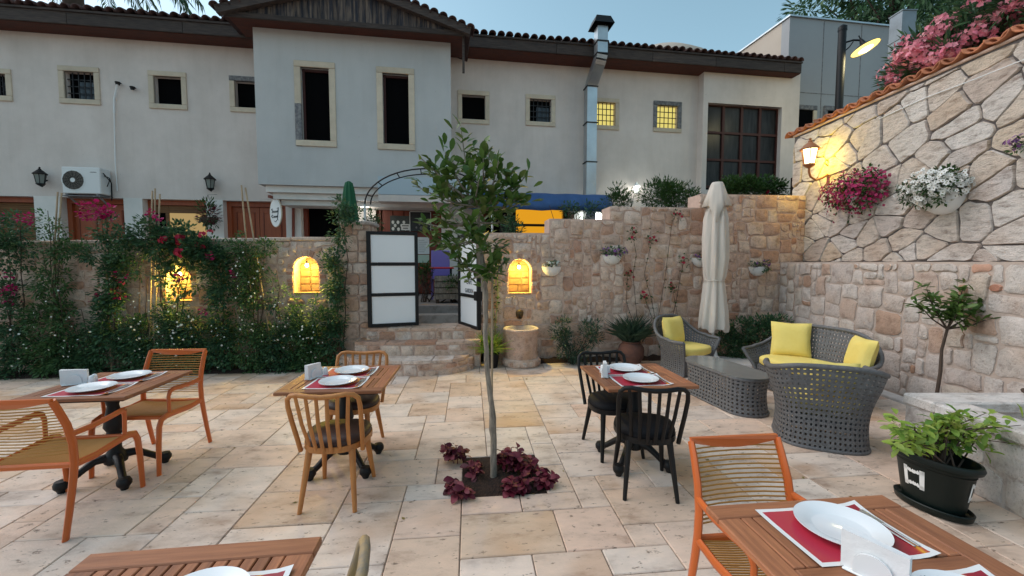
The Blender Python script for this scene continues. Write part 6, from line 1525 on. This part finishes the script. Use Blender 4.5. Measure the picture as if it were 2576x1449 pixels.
jar = thing('terracotta_jar', 'ribbed terracotta jar half hidden behind the black chair', 'jar', (1.92, 6.66, 0)); jar.scale = (.76, .76, .76); MB().lathe([(0, 0), (.15, 0), (.21, .08), (.26, .2), (.265, .22), (.262, .24), (.27, .3), (.268, .32), (.262, .38), (.22, .44), (.18, .47), (.20, .5), (.19, .51), (.16, .49), (0, .48)], 28).build('body', M_terracotta, jar, 40)
rs = np.random.default_rng(51); gt_ = thing('grass_tuft', 'fine leaved tuft growing in the terracotta jar', 'plant', (1.92, 6.66, .36)); a = rs.uniform(0, 2 * PI, 420); el_ = rs.uniform(.7, 1.55, 420); leaves('blades', L_bluegreen, rs.normal(0, .05, (420, 3)) * [1, 1, .1], np.stack([np.cos(a) * np.cos(el_), np.sin(a) * np.cos(el_), np.sin(el_)], 1), .40, .010, rs, gt_, False, .35)
shrub('dark_shrub', 'dark evergreen shrub in the corner behind the sofa', 'shrub', (4.02, 6.95, 0), [((0, 0, .42), (.55, .22, .34), 2400), ((-.3, -.05, .25), (.3, .2, .24), 900), ((.35, 0, .6), (.25, .18, .18), 600)], L_dark, .06, .026, 52, 8)
# sparse climbing roses on the stepped wall
def wallrose(label, xs, seed):
    rs = np.random.default_rng(seed); b = UV(uu(xs[0]), WV - .06, 0); t = thing('climbing_rose', label, 'rose', b, 0, 'thin climbing roses on the stepped wall'); S, P, D, FP = [], [], [], []
    for pts in xs[1]:
        q = [np.array(UV(*[onwall(x, y, .05)[0], WV - .05, onwall(x, y, .05)[1]])) - np.array(b) for x, y in pts]; S.append([Vector(v) for v in q])
        for u, v in zip(q, q[1:]):
            for k in range(7): f = rs.uniform(); P.append(u + (v - u) * f); D.append([rs.normal(), -.8, rs.normal(0, .6)])
        FP.append(q[-1]); 
        for k in range(26): P.append(q[-1] + rs.normal(0, .05, 3) * [1, .4, 1.3]); D.append([rs.normal(), -.8, rs.normal(0, .8)])
    stems(S, .005, .003, M_bark_dark, t); leaves('foliage', L_mid, np.array(P), np.array(D), .05, .028, rs, t)
    FP = np.repeat(np.array(FP), 4, 0) + rs.normal(0, .035, (len(FP) * 4, 3)) * [1, .3, 1] - [0, .03, 0]; flowers('blooms', L_rose, FP, np.tile([0, -1.0, .2], (len(FP), 1)), .024, rs, t, 7, .3)
wallrose('thin climbing rose with red buds left of the beige umbrella', (1660, [[(1665, 900), (1655, 800), (1672, 700), (1690, 560), (1700, 540)], [(1660, 880), (1640, 760), (1620, 690), (1640, 600)], [(1670, 880), (1700, 760), (1712, 690), (1720, 655)], [(1672, 860), (1705, 800), (1690, 720)]]), 60)
wallrose('sparse rose stem right of the second white planter', (1600, [[(1612, 900), (1600, 780), (1592, 690), (1600, 640), (1590, 585)], [(1605, 850), (1575, 760), (1578, 690)], [(1615, 860), (1640, 800), (1618, 740)]]), 61)
# yellow lit grass pot by the steps and thin vine
pt = thing('black_plant_pot', 'small black pot of yellow-lit grass between the steps and drum', 'plant pot', (-.33, 6.50, 0)); MB().lathe([(0, 0), (.10, 0), (.13, .20), (.135, .22), (.12, .22), (.11, .19), (0, .19)], 18).build('pot', M_iron, pt, 50)
rs = np.random.default_rng(62); a = rs.uniform(0, 2 * PI, 150); el_ = rs.uniform(.5, 1.5, 150); leaves('blades', L_lime, rs.normal(0, .03, (150, 3)) * [1, 1, 0] + [0, 0, .2], np.stack([np.cos(a) * np.cos(el_), np.sin(a) * np.cos(el_), np.sin(el_)], 1), .34, .014, rs, pt, False, .4)
vb = UV(uu(1243), WV - .05, 0); vn = thing('thin_vine', 'thin lit vine climbing the wall behind the young tree', 'vine', vb); S = []; P = []; D = []
for (x0, x1, x2) in ((1240, 1243, 1238), (1248, 1246, 1252)):
    q = [np.array(UV(onwall(x, y, .06)[0], WV - .06, onwall(x, y, .06)[1])) - np.array(vb) for x, y in ((x0, 905), (x1, 820), (x2, 740), (x1 + 4, 680), (1250, 630))]; S.append([Vector(v) for v in q])
    for u, v in zip(q, q[1:]):
        for k in range(16): P.append(u + (v - u) * rs.uniform()); D.append([rs.normal(), -.6, rs.normal(0, .7)])
stems(S, .006, .004, L_lime, vn); leaves('foliage', L_mid, np.array(P), np.array(D), .06, .03, rs, vn)
# ---------------- half-bowl wall planters
def planter(label, loc, rz, r_, seed, fm, fn, fr, nleaf, spread, fsize, flab='flowers', lm=L_dark, ll=.045, hang=0.0, tilt=0):
    """half bowl whose flat back is on the wall; opens along local -Y"""
    t = thing('wall_planter', label, 'planter', loc, rz, 'white half bowl planters on the walls'); n = 18; pr = [(0, -r_ * .95), (r_ * .35, -r_ * .9), (r_ * .7, -r_ * .66), (r_ * .92, -r_ * .3), (r_, 0), (r_ * 1.02, .008), (r_ * .95, .008), (r_ * .9, -.03)]
    MB().lathe(pr, n, (0, 0, 0), 1, .9, PI, 2 * PI).build('bowl', M_pot_white, t, 50); MB().lathe([(0, -.02), (r_ * .92, -.025)], n, (0, 0, 0), 1, .9, PI, 2 * PI).build('soil', M_soil, t)
    rs = np.random.default_rng(seed); c = (0, -r_ * .5 - .02, spread[2] * .45); p, d = clumps(rs, nleaf, c, spread, max(5, nleaf // 25), .05); p[:, 1] = np.minimum(p[:, 1], -.005); p[:, 2] -= hang * np.abs(rs.normal(0, 1, nleaf)) * .5; leaves('foliage', lm, p, d - [0, .3, 0], ll, ll * .45, rs, t)
    p, d = ell(rs, fn, (c[0], c[1] - .03, c[2] + .02), np.array(spread) * 1.08, .25); p[:, 1] = np.minimum(p[:, 1], -.03); p[:, 2] -= hang * np.abs(rs.normal(0, .5, fn)); N_ = unit(d * [1, 1, 1] + [0, -.7, .25] + rs.normal(0, .35, d.shape)); flowers(flab, fm, p, N_, fsize, rs, t, 5, .22); flowers('flower_eyes', L_eye, p + N_ * fsize * .02, N_, fsize * .26, rs, t, 4, .1); return t
for (x, y, r_, lab, fm, fn, nl, spz, sd_) in ((1386, 672, .165, 'white half bowl planter with white flowers beside the lit niche', L_whitefl, 22, 120, (.19, .09, .06), 70), (1538, 643, .165, 'white half bowl planter with violet flowers, second from the niche', L_violet, 26, 300, (.23, .10, .09), 71), (1760, 650, .165, 'white half bowl planter half hidden behind the beige umbrella', L_violet, 8, 110, (.15, .08, .06), 72), (1902, 672, .165, 'white half bowl planter with purple pansies right of the umbrella', L_violet, 20, 260, (.18, .09, .09), 73)):
    u, z = onwall(x, y); planter(lab, UV(u, WV - .022, z), WA, r_, sd_, fm, fn, 0, nl, spz, .022)
p = XP(2170, 470, XU); planter('wall planter overflowing with magenta geraniums below the lit lantern', (XU - .02, p.y, p.z - .12), R(-90), .20, 74, L_magenta, 760, 0, 1500, (.54, .24, .26), .023, 'magenta_blooms', L_mid, .055, .20)
p = XP(2382, 492, XU); planter('large wall planter heaped with white petunias', (XU - .02, p.y, p.z), R(-90), .24, 75, L_petunia, 460, 0, 1300, (.38, .24, .21), .028, 'white_blooms', L_mid, .05, .05)
p = XP(2622, 352, XU); planter('wall planter with dark violet flowers at the right edge', (XU - .02, p.y, p.z - .05), R(-90), .16, 76, L_violet, 60, 0, 300, (.20, .12, .08), .024, 'violet_blooms', L_mid, .04, .03)
# ---------------- lemon tree, pot shrub
le = Vector((4.32, 4.20, 0)); lt_ = thing('lemon_sapling', 'thin forked lemon sapling against the pale side wall', 'tree', le)
def lpx(x, y): return np.array(PL(x, y, 4.2, 0) - le)
rs = np.random.default_rng(80); fk = lpx(2382, 828); MB().tube([Vector((.0, 0, 0)), Vector(lpx(2364, 940)), Vector(lpx(2368, 880)), Vector(fk)], [.018, .015, .013, .012], 8).build('trunk', M_bark_dark, lt_, 60)
ends = [lpx(x, y) + [0, d, 0] for x, y, d in ((2335, 745, 0), (2355, 730, .1), (2390, 760, -.1), (2420, 750, .05), (2470, 765, .0), (2480, 790, -.1), (2430, 775, .1), (2320, 765, .05), (2410, 720, -.05), (2450, 745, .1))]
S = [[Vector(fk), Vector(fk * .5 + e * .5 + [0, 0, -.03]), Vector(e)] for e in ends]; stems(S, .009, .003, M_bark_dark, lt_, 'branches'); P = np.concatenate([fk * (1 - f) + e * f + rs.normal(0, .02, 3) for e in ends for f in rs.uniform(.3, 1.15, 36)]).reshape(-1, 3); leaves('leaves', L_tree, P, rs.normal(0, 1, P.shape) * [1, 1, .6] + [0, 0, .3], .095, .034, rs, lt_, True)
pb = Vector((2.83, 2.72, .31)); ps = thing('potted_shrub', 'lime green leafy shrub growing in the oval green pot', 'shrub', pb); rs = np.random.default_rng(81); S, P, D = [], [], []
for k in range(34):
    e = np.array(PL(rs.uniform(2235, 2580), rs.uniform(1035, 1130), 2.72 + rs.normal(0, .14), 0) - pb)
    if e[2] < .05: e[2] = .06
    mid = e * .5 + [0, 0, .10]; b0 = np.array([rs.normal(0, .03), rs.normal(0, .08), -.02]); S.append([Vector(b0), Vector(b0 * .5 + mid * .5), Vector(mid), Vector(e)])
    for q in range(17): f = rs.uniform(.3, 1.05); c = (b0 * (1 - f) ** 2 + 2 * f * (1 - f) * mid * 1.1 + f * f * e); P.append(c + rs.normal(0, .015, 3)); D.append(rs.normal(0, 1, 3) * [1, 1, .4] + [0, 0, .15] + (e - mid) * 1.2)
stems(S, .007, .002, M_bark_dark, ps); leaves('leaves', L_lime, np.array(P), np.array(D), .075, .030, rs, ps, True, .2)
# ---------------- lane plants
def lane_shrub(name, label, x0, x1, y0, y1, off, n, lm, ll, lw, seed, fl=()):
    rs = np.random.default_rng(seed); s0, z1 = fp(x0, y0, off); s1, z0 = fp(x1, y1, off); b = FW((s0 + s1) / 2, off, ZS); zc = (z0 + z1) / 2 - ZS; r_ = ((s1 - s0) / 2, .35, (z1 - z0) / 2)
    t = thing(name, label, 'shrub', b, FA); p, d = clumps(rs, n, (0, 0, zc), r_, max(8, n // 28), .12); leaves('foliage', lm, p, d + [0, 0, .4], ll, lw, rs, t); stems([wig(rs, (rs.normal(0, .1), 0, -.0), (rs.normal(0, r_[0] * .6), 0, zc + r_[2] * .5), 6, .05) for k in range(9)], .014, .005, M_bark_dark, t)
    for (m_, nn, sz) in fl: p, d = ell(rs, nn, (0, -.1, zc), r_); flowers('blooms', m_, p, d, sz, rs, t)
    return t
lane_shrub('hedge_shrub', 'fine leaved green shrub above the stepped wall, right of the glowing lantern', 1610, 1755, 452, 530, 2.2, 3200, L_mid, .085, .024, 90); lane_shrub('hedge_shrub', 'loose twiggy shrub at the end of the blue awning', 1500, 1610, 470, 545, 2.0, 1100, L_mid, .075, .024, 91)
lane_shrub('window_shrub', 'dark leafy shrub below the big dark window', 1790, 1990, 445, 510, 1.6, 3600, L_mid, .08, .04, 92, ((L_rose, 5, .05),)); lane_shrub('trailing_vine', 'dark vine trailing along the front of the blue awning', 1385, 1500, 508, 545, 1.35, 500, L_dark, .07, .03, 93)
lane_shrub('doorway_plant', 'leafy plant on the crate in the gateway', 1122, 1158, 700, 722, 2.15, 300, L_mid, .07, .035, 94); lane_shrub('doorway_plant', 'small green plant by the red table behind the gate', 1052, 1085, 668, 712, 2.0, 260, L_mid, .07, .035, 95)
lane_shrub('pier_shrub', 'shrub with pale flowers just behind the gate pier', 925, 950, 535, 580, 2.6, 260, L_mid, .06, .03, 96, ((L_whitefl, 6, .03),)); lane_shrub('gateway_tree', 'dark leafy shrub beside the purple chair', 1262, 1310, 540, 600, 1.8, 400, L_dark, .08, .035, 97)
# ---------------- oleanders on the upper terrace, dark trees, palm
def oleander(label, X, Y, z0, r_, seed, nl, nf):
    rs = np.random.default_rng(seed); t = thing('oleander', label, 'shrub', (X, Y, 3.6), 0, 'pink oleanders above the side wall'); c = (0, 0, z0 - 3.6); p, d = clumps(rs, nl, c, r_, 70, .16); leaves('foliage', L_dark, p, d + [0, 0, .3], .13, .026, rs, t)
    p, d = clumps(rs, nf, np.array(c) + [-.12, -.05, .05], np.array(r_) * 1.02, 75, .13); flowers('pink_blooms', L_pink, p, d + rs.normal(0, .5, d.shape), .033, rs, t, 5, .25); stems([wig(rs, (rs.normal(0, .15), rs.normal(0, .15), 0), np.array(c) + rs.normal(0, .4, 3) * r_, 6, .05) for k in range(12)], .02, .006, M_bark_dark, t)
oleander('pink oleander drooping over the coping at the far end', 5.62, 5.65, 4.3, (.40, .62, .38), 110, 2600, 1700); oleander('tall pink oleander over the middle of the side wall', 5.95, 5.1, 4.65, (.55, .8, .75), 111, 5200, 2600); oleander('tall pink oleander at the upper right corner', 6.1, 4.1, 4.85, (.65, .8, .8), 112, 5200, 2400)
def big_tree(name, label, px, py, Y, rx, rz_, n, lm, ll, lw, seed, kc=120, base=0.0):
    rs = np.random.default_rng(seed); c = PL(px, py, Y, 0); t = thing(name, label, 'tree', (c.x, c.y, base)); cc = (0, 0, c.z - base); p, d = clumps(rs, n, cc, (rx, rx * .8, rz_), kc, rx * .16); leaves('crown', lm, p, d - [0, 0, .2], ll, lw, rs, t)
    MB().tube([(0, 0, 0), (.1, 0, (c.z - base) * .5), (0, 0, c.z - base)], [.3, .24, .1], 10).build('trunk', M_bark_dark, t, 60); stems([wig(rs, (0, 0, (c.z - base) * .7), np.array(cc) + rs.normal(0, .45, 3) * [rx, rx, rz_], 6, .1) for k in range(14)], .09, .02, M_bark_dark, t, 'branches')
big_tree('dark_cypress_tree', 'large dark evergreen tree behind the grey building', 2245, -40, 21, 4.6, 3.9, 9000, L_dark, .34, .10, 120); big_tree('dark_cypress_tree', 'dark evergreen tree behind the oleanders in the upper right corner', 2520, 10, 17, 3.4, 3.8, 7000, L_dark, .28, .09, 121)
rs = np.random.default_rng(130); pc_ = PL(170, -185, 14.5, 0); palm = thing('palm_tree', 'date palm whose fronds droop over the left eave', 'palm', (pc_.x, pc_.y, 0)); hz_ = pc_.z
MB().tube([(0, 0, 0), (.1, 0, hz_ * .5), (0, 0, hz_)], [.32, .26, .28], 12).build('trunk', M_bark_dark, palm, 60); P, D, S, LL = [], [], [], []
for k in range(34):
    a = 2 * PI * k / 34 + rs.normal(0, .1); el_ = rs.uniform(-.1, .95); Lf = rs.uniform(3.2, 4.4); pts = []; p = np.array([0, 0, hz_]); dr_ = np.array([math.cos(a) * math.cos(el_), math.sin(a) * math.cos(el_), math.sin(el_)])
    for q in range(11): pts.append(p.copy()); p = p + dr_ * Lf / 10; dr_ = dr_ + np.array([0, 0, -.17]); dr_ /= np.linalg.norm(dr_)
    S.append([Vector(v) for v in pts])
    for q in range(1, 10):
        tg = pts[q + 1] - pts[q]; tg /= np.linalg.norm(tg); sd_ = np.cross(tg, [0, 0, 1.0]); sd_ /= np.linalg.norm(sd_) + 1e-9
        for e in range(6):
            for sg_ in (-1, 1): P.append(pts[q] + (pts[q + 1] - pts[q]) * e / 6); D.append(tg * .7 + sd_ * sg_ * .8 + np.array([0, 0, -.35]))
stems(S, .03, .008, L_mid, palm, 'frond_ribs', 5); leaves('frond_leaflets', L_dark, np.array(P), np.array(D), .55, .035, rs, palm, False, .25)

wq = [XP(x, y, XU - .03) for x, y in ((2210, 300), (2330, 245), (2450, 200), (2700, 100))]
tag(MB().tube(wq, .006, 5).build('wire', M_pot_white, None, 60), 'thin pale wire strung slantwise across the upper crazy paving', 'wire')

rs = np.random.default_rng(210); uv = np.stack([rs.uniform(-6, 3.8, 70), rs.uniform(1.5, 6.4, 70) ** 1.0], 1); P = np.array([UV(a, b, .004) for a, b in uv]); D = rs.normal(0, 1, (70, 3)) * [1, 1, .05]
o = leaves('fallen_leaves', leafmat('dry_leaf', [(.30, .16, .05), (.16, .09, .04), (.35, .25, .08), (.10, .12, .03)]), P, D, .035, .018, rs, None); tag(o, 'scattered small dry leaves lying on the paving', 'fallen leaves')
